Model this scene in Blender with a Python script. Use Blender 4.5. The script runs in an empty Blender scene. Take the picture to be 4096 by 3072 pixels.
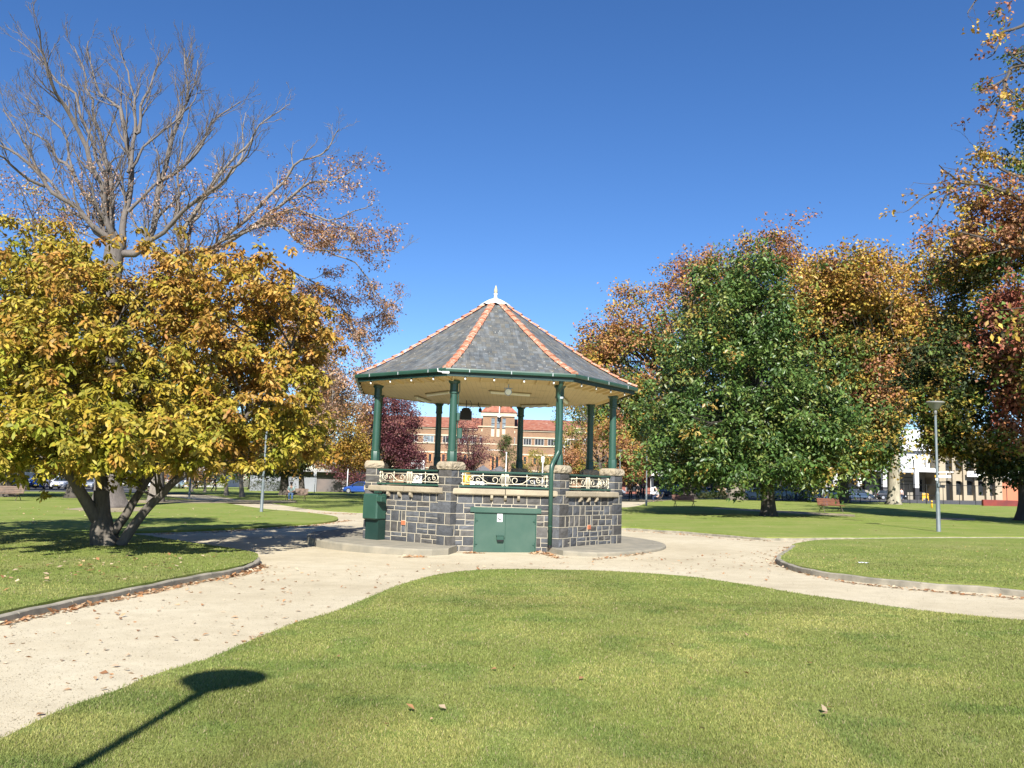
import bpy, bmesh, math, random
import numpy as np
from mathutils import Vector, Matrix, noise
S = bpy.context.scene
COL = S.collection
R = math.radians
# ------------------------------------------------------------------ camera
F, PITCH, ROLL, AX, CH = 3380.0, .1165, .0304, .0141, 1.6
cp, sp, cr, sr = math.cos(PITCH), math.sin(PITCH), math.cos(ROLL), math.sin(ROLL)
cam = bpy.data.cameras.new('camera'); cam.sensor_width = 36; cam.lens = 36 * F / 4096
cam.clip_end = 3000; cam.clip_start = .05
co = bpy.data.objects.new('camera', cam); COL.objects.link(co); S.camera = co
co.matrix_world = Matrix.Translation((0, 0, CH)) @ Matrix.Rotation(math.pi / 2 + PITCH, 4, 'X') @ Matrix.Rotation(ROLL, 4, 'Z')
def ray(px, py):
    a, b = (px - 2048) / F, (py - 1536) / F
    x, y = a * cr + b * sr, -a * sr + b * cr
    return Vector((x, cp + sp * y, sp - cp * y))
def gbase(px, d):                              # ground point below an image column at a given distance
    p = at(px, 1940, d); p.z = AX * p.x; return p
def gp(px, py, h=0.0):                      # survey: point on the (gently sloping) park ground
    r = ray(px, py); t = (h - CH) / (r.z - AX * r.x)
    return Vector((r.x * t, r.y * t, CH + r.z * t))
def at(px, py, y):                          # survey: point at a given distance
    r = ray(px, py); t = y / r.y
    return Vector((r.x * t, y, CH + r.z * t))
def G(x): return AX * x
# ------------------------------------------------------------------ materials
def nodes(m):
    m.use_nodes = True; nt = m.node_tree; nt.nodes.clear()
    o = nt.nodes.new('ShaderNodeOutputMaterial'); b = nt.nodes.new('ShaderNodeBsdfPrincipled')
    nt.links.new(b.outputs[0], o.inputs[0]); return nt, b, o
def ramp(nt, fac, stops):
    r = nt.nodes.new('ShaderNodeValToRGB'); e = r.color_ramp.elements
    while len(e) < len(stops): e.new(.5)
    for k, (p, c) in enumerate(stops): e[k].position = p; e[k].color = (*c, 1)
    nt.links.new(fac, r.inputs[0]); return r.outputs[0]
def noi(nt, vec, scale, detail=4, rough=.55, dist=0):
    n = nt.nodes.new('ShaderNodeTexNoise'); n.inputs['Scale'].default_value = scale
    n.inputs['Detail'].default_value = detail; n.inputs['Roughness'].default_value = rough; n.inputs['Distortion'].default_value = dist
    if vec: nt.links.new(vec, n.inputs['Vector'])
    return n.outputs[0]
def mixc(nt, f, a, b, mode='MIX'):
    m = nt.nodes.new('ShaderNodeMix'); m.data_type = 'RGBA'; m.blend_type = mode
    for s, v in ((0, f), (6, a), (7, b)):
        if hasattr(v, 'is_linked') or hasattr(v, 'links'): nt.links.new(v, m.inputs[s])
        elif s == 0: m.inputs[0].default_value = v
        else: m.inputs[s].default_value = (*v, 1)
    return m.outputs[2]
def math_(nt, op, a, b=0.0):
    m = nt.nodes.new('ShaderNodeMath'); m.operation = op
    for i, v in enumerate((a, b)):
        if hasattr(v, 'links'): nt.links.new(v, m.inputs[i])
        else: m.inputs[i].default_value = v
    return m.outputs[0]
def bump(nt, b, h, st, d):
    n = nt.nodes.new('ShaderNodeBump'); n.inputs['Strength'].default_value = st; n.inputs['Distance'].default_value = d
    nt.links.new(h, n.inputs['Height']); nt.links.new(n.outputs[0], b.inputs['Normal'])
def objc(nt): return nt.nodes.new('ShaderNodeTexCoord').outputs['Object']
def pos(nt): return nt.nodes.new('ShaderNodeNewGeometry').outputs['Position']
_M = {}
def M(name, c, c2=None, sc=4, rough=.6, bs=0, bsc=30, bd=.01, metal=0, det=4):
    if name in _M: return _M[name]
    m = bpy.data.materials.new(name); nt, b, o = nodes(m); v = objc(nt)
    if c2 is None: c2 = tuple(x * .82 for x in c)
    nt.links.new(ramp(nt, noi(nt, v, sc, det), [(.33, c), (.67, c2)]), b.inputs['Base Color'])
    b.inputs['Roughness'].default_value = rough; b.inputs['Metallic'].default_value = metal
    if bs: bump(nt, b, noi(nt, v, bsc, 5), bs, bd)
    _M[name] = m; return m
def leafmat(name, rough=.5, tr=.35, spec=.4):
    m = bpy.data.materials.new(name); nt, b, o = nodes(m)
    a = nt.nodes.new('ShaderNodeVertexColor'); a.layer_name = 'Col'
    nt.links.new(a.outputs[0], b.inputs['Base Color']); b.inputs['Roughness'].default_value = rough
    b.inputs['Specular IOR Level'].default_value = spec
    t = nt.nodes.new('ShaderNodeBsdfTranslucent'); nt.links.new(a.outputs[0], t.inputs[0])
    x = nt.nodes.new('ShaderNodeMixShader'); x.inputs[0].default_value = tr
    nt.links.new(b.outputs[0], x.inputs[1]); nt.links.new(t.outputs[0], x.inputs[2]); nt.links.new(x.outputs[0], o.inputs[0])
    return m
LEAF = leafmat('leaf', .55, .2, .3); LEAFG = leafmat('leaf_glossy', .42, .12, .45); BLADE = leafmat('grass_blade', .6, .3, .25)
def colmat(name, rough=.7, sc=6, amt=.25, bs=.4, bsc=25, bd=.01):     # colour attribute times a fine mottle
    m = bpy.data.materials.new(name); nt, b, o = nodes(m); v = objc(nt)
    a = nt.nodes.new('ShaderNodeVertexColor'); a.layer_name = 'Col'
    g = ramp(nt, noi(nt, v, sc, 6, .65), [(.3, (1 - amt,) * 3), (.7, (1 + amt,) * 3)])
    nt.links.new(mixc(nt, 1.0, a.outputs[0], g, 'MULTIPLY'), b.inputs['Base Color'])
    b.inputs['Roughness'].default_value = rough
    bump(nt, b, noi(nt, v, bsc, 6, .65), bs, bd); return m
# ------------------------------------------------------------------ mesh builder
def rootloc(o):
    while o and o.parent: o = o.parent
    return o.location.copy() if o else Vector()
class MB:
    def __init__(s): s.v = []; s.f = []; s.mi = []; s.c = []; s.m = 0; s.col = (1, 1, 1); s.xf = None; s.uv = {}
    def av(s, p):
        p = Vector(p)
        if s.xf: p = s.xf @ p
        s.v.append(p); s.c.append(s.col); return len(s.v) - 1
    def face(s, ids): s.f.append(tuple(ids)); s.mi.append(s.m)
    def quad(s, *ps): s.face([s.av(p) for p in ps])
    def box(s, c, d, rz=0, rx=0, ry=0):
        c = Vector(c); h = Vector(d) / 2; m = Matrix.Rotation(rz, 3, 'Z') @ Matrix.Rotation(ry, 3, 'Y') @ Matrix.Rotation(rx, 3, 'X')
        i = [s.av(c + m @ Vector((h.x * a, h.y * b, h.z * e))) for a in (-1, 1) for b in (-1, 1) for e in (-1, 1)]
        for q in ((0, 1, 3, 2), (4, 6, 7, 5), (0, 4, 5, 1), (2, 3, 7, 6), (0, 2, 6, 4), (1, 5, 7, 3)): s.face([i[k] for k in q])
    def bevbox(s, c, d, b, rz=0):            # box with chamfered vertical + top edges
        h = Vector(d) / 2; c = Vector(c)
        pl = lambda e: [(-h.x + e, -h.y), (h.x - e, -h.y), (h.x, -h.y + e), (h.x, h.y - e), (h.x - e, h.y), (-h.x + e, h.y), (-h.x, h.y - e), (-h.x, -h.y + e)]
        m = Matrix.Rotation(rz, 3, 'Z'); rings = []
        for z, ins in ((-h.z, b), (-h.z + b, 0), (h.z - b, 0), (h.z, b)):
            r = []
            for x, y in pl(b):
                k = 1 - ins / max(h.x, .01); k2 = 1 - ins / max(h.y, .01)
                r.append(s.av(c + m @ Vector((x * k, y * k2, z))))
            rings.append(r)
        for a, q in zip(rings, rings[1:]):
            for k in range(8): s.face((a[k], a[(k + 1) % 8], q[(k + 1) % 8], q[k]))
        s.face(rings[0][::-1]); s.face(rings[-1])
    def prism(s, poly, z0, z1, zf=None):
        n = len(poly); zf = zf or (lambda x, y: 0)
        a = [s.av((p[0], p[1], z0 + zf(p[0], p[1]))) for p in poly]; b = [s.av((p[0], p[1], z1 + zf(p[0], p[1]))) for p in poly]
        s.face(a[::-1]); s.face(b)
        for k in range(n): s.face((a[k], a[(k + 1) % n], b[(k + 1) % n], b[k]))
    def tube(s, pts, rad, n=6, cap=True):
        pts = [Vector(p) for p in pts]
        if not hasattr(rad, '__len__'): rad = [rad] * len(pts)
        up = None; prev = None
        for k, p in enumerate(pts):
            t = (pts[min(k + 1, len(pts) - 1)] - pts[max(k - 1, 0)])
            if t.length < 1e-9: t = Vector((0, 0, 1))
            t.normalize()
            if up is None: up = t.orthogonal().normalized()
            else:
                up = up - t * up.dot(t)
                up = up.normalized() if up.length > 1e-6 else t.orthogonal().normalized()
            w = t.cross(up)
            ring = [s.av(p + (up * math.cos(2 * math.pi * j / n) + w * math.sin(2 * math.pi * j / n)) * rad[k]) for j in range(n)]
            if prev:
                for j in range(n): s.face((prev[j], prev[(j + 1) % n], ring[(j + 1) % n], ring[j]))
            elif cap: s.face(ring[::-1])
            prev = ring
        if cap: s.face(prev)
    def lathe(s, prof, c=(0, 0, 0), n=16, a0=0):
        c = Vector(c); prev = None
        for r, z in prof:
            ring = [s.av(c + Vector((r * math.cos(a0 + 2 * math.pi * j / n), r * math.sin(a0 + 2 * math.pi * j / n), z))) for j in range(n)]
            if prev:
                for j in range(n): s.face((prev[j], prev[(j + 1) % n], ring[(j + 1) % n], ring[j]))
            else: s.face(ring[::-1])
            prev = ring
        s.face(prev)
    def build(s, name, mat, parent=None, smooth=False, label=None, bevel=0):
        off = rootloc(parent)
        me = bpy.data.meshes.new(name)
        me.from_pydata([p - off for p in s.v], [], s.f)
        mats = mat if isinstance(mat, (list, tuple)) else [mat]
        for m in mats: me.materials.append(m)
        if len(mats) > 1: me.polygons.foreach_set('material_index', s.mi)
        if any(c != (1, 1, 1) for c in s.c):
            a = me.color_attributes.new('Col', 'FLOAT_COLOR', 'POINT')
            a.data.foreach_set('color', np.array([(*c, 1) for c in s.c], dtype=np.float32).ravel())
        bm = bmesh.new(); bm.from_mesh(me)
        bmesh.ops.recalc_face_normals(bm, faces=bm.faces); bm.to_mesh(me); bm.free()
        if smooth: me.shade_smooth()
        me.update()
        o = bpy.data.objects.new(name, me); COL.objects.link(o)
        if parent: o.parent = parent
        if bevel:
            bv = o.modifiers.new('bevel', 'BEVEL'); bv.width = bevel; bv.segments = 2; bv.limit_method = 'ANGLE'
        if label: o['label'] = label
        return o
def thing(name, label, cat, loc=(0, 0, 0), rz=0, group=None):
    o = bpy.data.objects.new(name, None); COL.objects.link(o); o.empty_display_size = .2
    o.location = loc; o.rotation_euler = (0, 0, rz); o['label'] = label; o['category'] = cat
    if group: o['group'] = group
    return o
def tag(o, label, cat, group=None, kind=None):
    if label: o['label'] = label
    if cat: o['category'] = cat
    if group: o['group'] = group
    if kind: o['kind'] = kind
    return o
def struct(o, label=None):
    o['kind'] = 'structure'
    if label: o['label'] = label
    return o
def dup(o, parent=None):
    c = o.copy(); COL.objects.link(c)
    if parent: c.parent = parent
    for ch in o.children: dup(ch, c)
    return c
def place(proto, used, loc, rz, label, group=None):
    o = dup(proto) if used else proto
    o.location = loc; o.rotation_euler = (0, 0, rz); o['label'] = label
    if group: o['group'] = group
    return o
# ------------------------------------------------------------------ world and sun
SUN_EL, SUN_AZ = R(37), R(2.5)
w = bpy.data.worlds.new('World'); S.world = w; w.use_nodes = True; nt = w.node_tree
bg = nt.nodes['Background']; sky = nt.nodes.new('ShaderNodeTexSky'); sky.sky_type = 'NISHITA'; sky.sun_disc = False
sky.sun_elevation = SUN_EL; sky.sun_rotation = math.pi + SUN_AZ; sky.altitude = 900; sky.air_density = .9; sky.dust_density = .15; sky.ozone_density = 3.5
hs = nt.nodes.new('ShaderNodeHueSaturation'); hs.inputs['Saturation'].default_value = 1.2; hs.inputs['Hue'].default_value = .507; nt.links.new(sky.outputs[0], hs.inputs['Color']); nt.links.new(hs.outputs[0], bg.inputs[0]); bg.inputs[1].default_value = .078
sl = bpy.data.lights.new('sun', 'SUN'); sl.energy = 4.9; sl.angle = R(.53); sl.color = (1, .955, .88)
so = bpy.data.objects.new('sun', sl); COL.objects.link(so); so.location = (0, -20, 30)
sd = Vector((math.sin(SUN_AZ) * math.cos(SUN_EL), math.cos(SUN_AZ) * math.cos(SUN_EL), -math.sin(SUN_EL)))
so.rotation_euler = sd.to_track_quat('-Z', 'Y').to_euler()
S.view_settings.view_transform = 'Standard'; S.view_settings.look = 'None'; S.view_settings.exposure = 1.12; S.view_settings.gamma = 1
S.cycles.max_bounces = 6; S.cycles.diffuse_bounces = 3; S.cycles.transmission_bounces = 4; S.cycles.transparent_max_bounces = 6
# ------------------------------------------------------------------ ground
def smooth_poly(pts, sub=5, closed=True):
    n = len(pts); out = []
    for i in range(n if closed else n - 1):
        g = (lambda k: pts[k % n]) if closed else (lambda k: pts[min(max(k, 0), n - 1)])
        a, b, c, d = [Vector(g(i + k)) for k in (-1, 0, 1, 2)]
        for j in range(sub):
            t = j / sub
            out.append(.5 * ((2 * b) + (c - a) * t + (2 * a - 5 * b + 4 * c - d) * t * t + (3 * b - a - 3 * c + d) * t ** 3))
    if not closed: out.append(Vector(pts[-1]))
    return out
def grassmat(name, dry, tint=(1, 1, 1)):
    m = bpy.data.materials.new(name); nt, b, o = nodes(m); v = pos(nt)
    t = lambda c: tuple(x * y for x, y in zip(c, tint))
    n1 = noi(nt, v, .55, 3); n2 = noi(nt, v, 7, 5, .6); n3 = noi(nt, v, 70, 3, .6)
    c1 = ramp(nt, n2, [(.3, t((.115, .16, .03))), (.5, t((.18, .23, .048))), (.72, t((.27, .285, .09)))])
    c2 = ramp(nt, n3, [(.3, t((.095, .145, .024))), (.55, t((.19, .23, .052))), (.78, t((.33, .32, .13)))])
    c = mixc(nt, .5, c1, c2)
    d = ramp(nt, n1, [(.5 - dry, (1, 1, 1)), (.85 - dry, (0, 0, 0))])
    c3 = mixc(nt, d, mixc(nt, .55, c, t((.31, .27, .12))), c)
    nt.links.new(c3, b.inputs['Base Color']); b.inputs['Roughness'].default_value = .9; b.inputs['Specular IOR Level'].default_value = .1
    bump(nt, b, math_(nt, 'ADD', n3, math_(nt, 'MULTIPLY', n2, .6)), .8, .025); return m
GRASS = grassmat('grass', .05); GRASS2 = grassmat('grass_far', .12, (1.0, 1.05, .95))
def gravelmat():
    m = bpy.data.materials.new('gravel'); nt, b, o = nodes(m); v = pos(nt)
    n1 = noi(nt, v, .35, 4); n2 = noi(nt, v, 3, 6, .65); n3 = noi(nt, v, 120, 3, .7); n4 = noi(nt, v, 28, 4, .7)
    c = ramp(nt, n1, [(.3, (.41, .35, .235)), (.5, (.475, .412, .285)), (.7, (.515, .455, .325))])
    c = mixc(nt, 1, c, ramp(nt, n2, [(.3, (.88, .87, .85)), (.7, (1.06, 1.06, 1.06))]), 'MULTIPLY')
    c = mixc(nt, 1, c, ramp(nt, n3, [(.25, (.72, .70, .68)), (.5, (1, 1, 1)), (.75, (1.15, 1.15, 1.15))]), 'MULTIPLY')
    c = mixc(nt, 1, c, ramp(nt, n4, [(.25, (.86, .84, .82)), (.45, (1, 1, 1))]), 'MULTIPLY')
    nt.links.new(c, b.inputs['Base Color']); b.inputs['Roughness'].default_value = .95
    bump(nt, b, math_(nt, 'ADD', n3, n4), .5, .008); return m
GRAVEL = gravelmat()
CONC = M('concrete', (.27, .24, .18), (.19, .175, .135), 3, .9, .4, 60, .006)
KERB = M('kerb_concrete', (.31, .275, .21), (.17, .155, .12), 4, .9, .5, 50, .008)
def sheet(name, poly, h, mat, thick=0.0):
    mb = MB(); top = [mb.av((p[0], p[1], G(p[0]) + h)) for p in poly]; mb.face(top)
    if thick:
        bot = [mb.av((p[0], p[1], G(p[0]) + h - thick)) for p in poly]; n = len(poly)
        for k in range(n): mb.face((top[k], top[(k + 1) % n], bot[(k + 1) % n], bot[k]))
    o = mb.build(name, mat)
    if o.data.polygons[0].normal.z < 0:
        o.data.flip_normals()
    return struct(o)
sheet('ground', [(-900, -60), (900, -60), (900, 1800), (-900, 1800)], -.06, M('soil_and_grass', (.10, .10, .045), (.17, .14, .09), .15, .95, det=6))
sheet('path', [(-60, -8), (60, -8), (48, 80), (-60, 80)], 0, GRAVEL)
ASPH = M('asphalt', (.055, .055, .058), (.085, .083, .08), .8, .9, .3, 90, .006)
sheet('road', [(-140, 84), (-30, 84), (-12, 118), (30, 122), (30, 105), (44, 92), (160, 92), (160, 134), (60, 134), (60, 158), (-140, 158)], .004, ASPH)
LAWNS = {}
def lawn(name, px, h, mat, thick=.05, sub=4):
    s = smooth_poly([(a, b) for a, b in px], sub)
    P = [gp(p[0], p[1]) for p in s]
    LAWNS[name] = np.array([(p.x, p.y) for p in P])
    return sheet('lawn', [(p.x, p.y) for p in P], h, mat, thick)
FGpx = [(-700, 3600), (-600, 3270), (0, 2976), (253, 2853), (450, 2783), (633, 2708), (823, 2651), (1000, 2576), (1118, 2527), (1203, 2494), (1312, 2465), (1406, 2428), (1510, 2383), (1605, 2345), (1737, 2308), (1879, 2288), (2039, 2282),
        (2200, 2284), (2407, 2289), (2600, 2300), (2777, 2315), (3010, 2350), (3240, 2389), (3470, 2420), (3703, 2453), (4096, 2492), (4700, 2560), (5600, 2700), (5600, 3600), (4000, 4200), (1000, 4300)]
lawn('front', FGpx, .03, GRASS)
LBpx = [(-900, 2690), (-500, 2590), (0, 2478), (285, 2415), (570, 2359), (760, 2319), (950, 2284), (1010, 2264), (1031, 2244), (1015, 2226), (900, 2205), (734, 2180), (560, 2152), (400, 2147), (0, 2146), (-900, 2155)]
lawn('left_bed', LBpx, .09, GRASS, .1)
lawn('left_far', [(-900, 2140), (0, 2137), (380, 2137), (620, 2132), (850, 2124), (1010, 2115), (1138, 2106), (1260, 2098), (1330, 2090), (1352, 2080), (1330, 2068), (1214, 2053), (1061, 2040), (926, 2020), (753, 1999), (640, 1984), (540, 1974), (0, 1968), (-900, 1972)], .06, GRASS2, .07)
lawn('left_back', [(560, 1959), (600, 1963), (677, 1971), (811, 1977), (945, 1997), (1080, 2013), (1214, 2034), (1330, 2046), (1480, 2053), (1700, 2050), (1700, 1958), (1440, 1951), (1100, 1950), (620, 1950)], .03, GRASS2, .04, 2)
lawn('right_back', [(2420, 2040), (2503, 2033), (2560, 2025), (2614, 2008), (2805, 2000), (3000, 2001), (3400, 2008), (3700, 2016), (4100, 2026), (5200, 2045), (5200, 2180), (4600, 2160), (4096, 2153), (3356, 2155), (3112, 2157), (2990, 2150), (2747, 2129), (2503, 2113), (2400, 2108)], .06, GRASS2, .07, 3)
lawn('right_bed', [(3120, 2255), (3114, 2243), (3130, 2229), (3155, 2212), (3168, 2194), (3200, 2183), (3315, 2170), (3700, 2164), (4096, 2164), (4900, 2170), (5400, 2300), (5400, 2600), (4700, 2470), (4096, 2377), (3680, 2345), (3356, 2308), (3193, 2280)], .09, GRASS, .1)
def kerb(pxs, h=.09, wd=.1):
    s = smooth_poly(pxs, 5, False); P = [gp(p[0], p[1]) for p in s]; mb = MB(); prev = None
    for k, p in enumerate(P):
        t = (P[min(k + 1, len(P) - 1)] - P[max(k - 1, 0)]); t.z = 0; t.normalize(); nrm = Vector((-t.y, t.x, 0))
        wob = .006 * math.sin(k * 1.7)
        ring = [mb.av(p + nrm * a + Vector((0, 0, z))) for a, z in ((0, -.03), (0, h - .012 + wob), (.012, h + wob), (wd - .012, h + wob), (wd, h - .012 + wob), (wd, -.03))]
        if prev:
            for j in range(5): mb.face((prev[j], prev[j + 1], ring[j + 1], ring[j]))
        prev = ring
        if k % 4 == 3 and k < len(P) - 1:          # joint between two kerb lengths
            def shift(d, dr): return [mb.av(mb.v[q] + t * d - Vector((0, 0, dr))) for q in ring]
            r1, r2, r3 = shift(.004, .022), shift(.016, .022), shift(.02, 0)
            for r_ in (r1, r2, r3):
                for j in range(5): mb.face((prev[j], prev[j + 1], r_[j + 1], r_[j]))
                prev = r_
    return struct(mb.build('kerb', KERB))
kerb([(-900, 2715), (-500, 2612), (0, 2496), (285, 2431), (570, 2372), (760, 2331), (950, 2296), (1022, 2272), (1041, 2254), (1030, 2240)], .085)
kerb([(3166, 2196), (3150, 2210), (3122, 2228), (3106, 2243), (3116, 2261), (3193, 2290), (3356, 2319), (3680, 2355), (4096, 2389), (4700, 2480)], .1)
kerb([(2503, 2120), (2747, 2136), (2990, 2157), (3112, 2163), (3356, 2161), (4096, 2158), (4900, 2166)], .07, .08)
# worn bare strips in the lawns
DIRT = M('bare_dirt', (.33, .26, .17), (.22, .19, .10), 1.5, .95, .3, 40)
sheet('worn_track', [tuple(gp(a, b).xy) for a, b in ((2860, 2034), (3000, 2040), (3200, 2050), (3420, 2063), (3420, 2071), (3200, 2060), (2990, 2047), (2850, 2038))], .064, DIRT)
sheet('worn_track', [tuple(gp(a, b).xy) for a, b in ((3740, 2076), (3900, 2078), (3900, 2086), (3740, 2084))], .064, DIRT)
sheet('worn_track', [tuple(gp(440 + 150 * math.cos(k * .5236) * (1 + .25 * math.sin(k * 2.3)), 2042 + 13 * math.sin(k * .5236)).xy) for k in range(12)], .064, DIRT)
sheet('worn_track', [tuple(gp(760 + 420 * math.cos(k * .5236) * (1 + .2 * math.sin(k * 1.9)), 2010 + 7 * math.sin(k * .5236)).xy) for k in range(12)], .068, DIRT)
GX, GY, PHI = -.529, 23.035, -.2533
def oc(i, rad): a = PHI + i * math.pi / 4; return GX + rad * math.sin(a), GY - rad * math.cos(a)
# gravel apron slabs round the bandstand, gap at the door
def apron():
    a0, a1 = PHI + math.pi / 8 - R(18.5), PHI + math.pi / 8 + R(17.5)
    mb = MB(); ro, ri, h = 4.72, 3.05, .13; N = 90; rows = []
    tot = 2 * math.pi - (a1 - a0)
    for k in range(N + 1):
        a = a1 + tot * k / N; e = min(k, N - k) * tot / N
        q = ro - .55 * max(0, 1 - e / .16) ** 2
        row = []
        for rr, z in ((ri, h + .01), (q - .34, h + .004), (q - .33, h - .006), (q - .32, h + .002), (q - .03, h - .004), (q - .008, h - .016), (q, h - .04), (q, -.1)):
            row.append(mb.av((GX + rr * math.sin(a), GY - rr * math.cos(a), z)))
        rows.append(row)
    for a, b in zip(rows, rows[1:]):
        for j in range(7): mb.face((a[j], a[j + 1], b[j + 1], b[j]))
    for r_ in (rows[0], rows[-1]):
        c = [mb.av(mb.v[r_[0]] + Vector((0, 0, -.25)))]; mb.face(list(r_) + c)
    return struct(mb.build('pavement', CONC, smooth=False))
apron()
# ------------------------------------------------------------------ leaves and grass
rng = np.random.default_rng(7)
def fastmesh(name, V, T, C, mat, parent=None, n=3):
    off = np.array(rootloc(parent))
    me = bpy.data.meshes.new(name); nv, nf = len(V), len(T)
    me.vertices.add(nv); me.vertices.foreach_set('co', (V - off).astype(np.float32).ravel())
    me.loops.add(nf * n); me.loops.foreach_set('vertex_index', T.astype(np.int32).ravel())
    me.polygons.add(nf); me.polygons.foreach_set('loop_start', np.arange(0, nf * n, n, dtype=np.int32))
    me.update(calc_edges=True)
    a = me.color_attributes.new('Col', 'FLOAT_COLOR', 'POINT')
    a.data.foreach_set('color', np.concatenate([C, np.ones((nv, 1))], 1).astype(np.float32).ravel())
    me.materials.append(mat); me.validate()
    o = bpy.data.objects.new(name, me); COL.objects.link(o)
    if parent: o.parent = parent
    return o
def nrmz(a): return a / np.maximum(np.linalg.norm(a, axis=1, keepdims=True), 1e-9)
def leaves(name, cen, ncol, k, rad, L, W, mat, parent=None, mode='rnd', droop=.25, jit=.22, hexa=False):
    """cen (n,3) clump centres, ncol (n,3) their leaf colour, k leaves each"""
    c = np.repeat(cen, k, 0); col = np.repeat(ncol, k, 0); N = len(c)
    az = rng.uniform(0, 2 * np.pi, N)
    if mode == 'whorl':
        el = rng.normal(-.42, .36, N); d = np.stack([np.cos(az) * np.cos(el), np.sin(az) * np.cos(el), np.sin(el)], 1)
        b = c + d * rng.uniform(.0, .35, (N, 1)) * L + rng.normal(0, rad, (N, 3))
    else:
        b = c + rng.normal(0, 1, (N, 3)) * rad * np.array([1, 1, .75])
        el = rng.normal(-droop, .6, N); d = np.stack([np.cos(az) * np.cos(el), np.sin(az) * np.cos(el), np.sin(el)], 1)
    up = nrmz(rng.normal(0, .45, (N, 3)) + np.array([0, -.35, .9]))
    side = nrmz(np.cross(d, up)); nr = nrmz(np.cross(side, d))
    l = L * rng.uniform(.65, 1.2, (N, 1)); w = W * rng.uniform(.7, 1.15, (N, 1)) / 2
    if hexa:                                    # obovate leaf, folded along the midrib and curling down
        dn = np.array([0, 0, 1.0]); cu = l * rng.uniform(.05, .3, (N, 1))
        V = np.stack([b, b + d * l * .38 + side * w * .72 + nr * w * .3, b + d * l * .38 - side * w * .72 + nr * w * .3, b + d * l * .72 + side * w + nr * w * .25 - dn * cu * .4,
                      b + d * l * .72 - side * w + nr * w * .25 - dn * cu * .4, b + d * l - dn * cu], 1).reshape(-1, 3)
        i = np.arange(N)[:, None] * 6; T = np.concatenate([i + [0, 1, 2], i + [1, 3, 2], i + [3, 4, 2], i + [3, 5, 4]], 1).reshape(-1, 3)
        col = np.clip(col * rng.uniform(1 - jit, 1 + jit, (N, 1)) * rng.uniform(.9, 1.1, (N, 3)), 0, 1)
        return fastmesh(name, V, T, np.repeat(col, 6, 0), mat, parent)
    mid = b + d * l * .52
    V = np.stack([b, mid + side * w + nr * w * .35, b + d * l - np.array([0, 0, 1]) * l * .12, mid - side * w + nr * w * .35], 1).reshape(-1, 3)
    i = np.arange(N)[:, None] * 4; T = np.concatenate([i + [0, 1, 2], i + [0, 2, 3]], 1).reshape(-1, 3)
    col = np.clip(col * rng.uniform(1 - jit, 1 + jit, (N, 1)) * rng.uniform(.93, 1.07, (N, 3)), 0, 1)
    return fastmesh(name, V, T, np.repeat(col, 4, 0), mat, parent)
def inpoly(x, y, P):
    r = np.zeros(len(x), bool); n = len(P)
    for i in range(n):
        (x1, y1), (x2, y2) = P[i], P[(i + 1) % n]
        if y1 == y2: continue
        c = ((y1 > y) != (y2 > y)) & (x < (x2 - x1) * (y - y1) / (y2 - y1) + x1); r ^= c
    return r
def vnoise(x, y, s, seed=0):
    out = np.zeros(len(x))
    g = np.random.default_rng(seed).random((64, 64))
    u, v = x * s, y * s; i, j = np.floor(u).astype(int), np.floor(v).astype(int); a, b = u - i, v - j
    a = a * a * (3 - 2 * a); b = b * b * (3 - 2 * b); q = lambda m, n: g[m % 64, n % 64]
    return (q(i, j) * (1 - a) + q(i + 1, j) * a) * (1 - b) + (q(i, j + 1) * (1 - a) + q(i + 1, j + 1) * a) * b
def blades(key, n, ymin, ymax, h0, base=(.205, .232, .062)):
    P = LAWNS[key]
    # distance weighted sampling: even coverage in the picture
    y = ymin * (ymax / ymin) ** rng.random(n * 3); x = rng.uniform(-.68, .68, n * 3) * y
    keep = inpoly(x, y, P) & (rng.random(n * 3) < np.clip((ymax - y) / (.4 * ymax), 0, 1) ** .7) & (rng.random(n * 3) < np.clip(.35 + 1.3 * vnoise(x, y, 3.1, 3), 0, 1)); x, y = x[keep][:n], y[keep][:n]; N = len(x); x = x + rng.normal(0, .022, N); y = y + rng.normal(0, .022, N)
    g = vnoise(x, y, 1.1, 1); g2 = vnoise(x, y, 5.3, 2)
    h = h0 * rng.uniform(.5, 1.25, N) * (.7 + .6 * g2) ; w = np.clip(.0011 * y, .0045, .02)
    az = rng.uniform(0, 2 * np.pi, N); lean = rng.uniform(.1, .9, N) * h
    b = np.stack([x, y, AX * x + (.03 if key == 'front' else .09)], 1); sd_ = np.stack([np.cos(az), np.sin(az), az * 0], 1) * (w / 2)[:, None]
    az2 = rng.uniform(0, 2 * np.pi, N); t = b + np.stack([np.cos(az2) * lean, np.sin(az2) * lean, h], 1)
    V = np.stack([b - sd_, b + sd_, t], 1).reshape(-1, 3); T = np.arange(3 * N).reshape(-1, 3)
    dry = np.clip((g - .45) * 1.8 + rng.normal(0, .3, N), 0, 1)[:, None]
    C = np.array(base) * (1 - dry) + np.array([.36, .345, .11]) * dry; g3 = np.clip((vnoise(x, y, .8, 5) - .5) * 3, 0, 1)[:, None]; g4 = np.clip((vnoise(x, y, 2.7, 6) - .62) * 5, 0, 1)[:, None]; C = C * (1 - .28 * g3) * (1 - .3 * g4 * np.array([1, .55, .8])); C = C * rng.uniform(.65, 1.3, (N, 1))
    br = (rng.random(N) < .05)[:, None]; C = np.where(br, np.array([.34, .28, .16]), C)
    o = fastmesh('grass', V, T, np.repeat(np.clip(C, 0, 1), 3, 0), BLADE)
    return o
tag(blades('front', 420000, 4.3, 17.5, .018), 'short mown grass blades of the front lawn', 'grass', kind='stuff')
tag(blades('left_bed', 60000, 8.5, 24, .022), 'short grass on the kerbed bed under the yellow tree', 'grass', kind='stuff')
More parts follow.
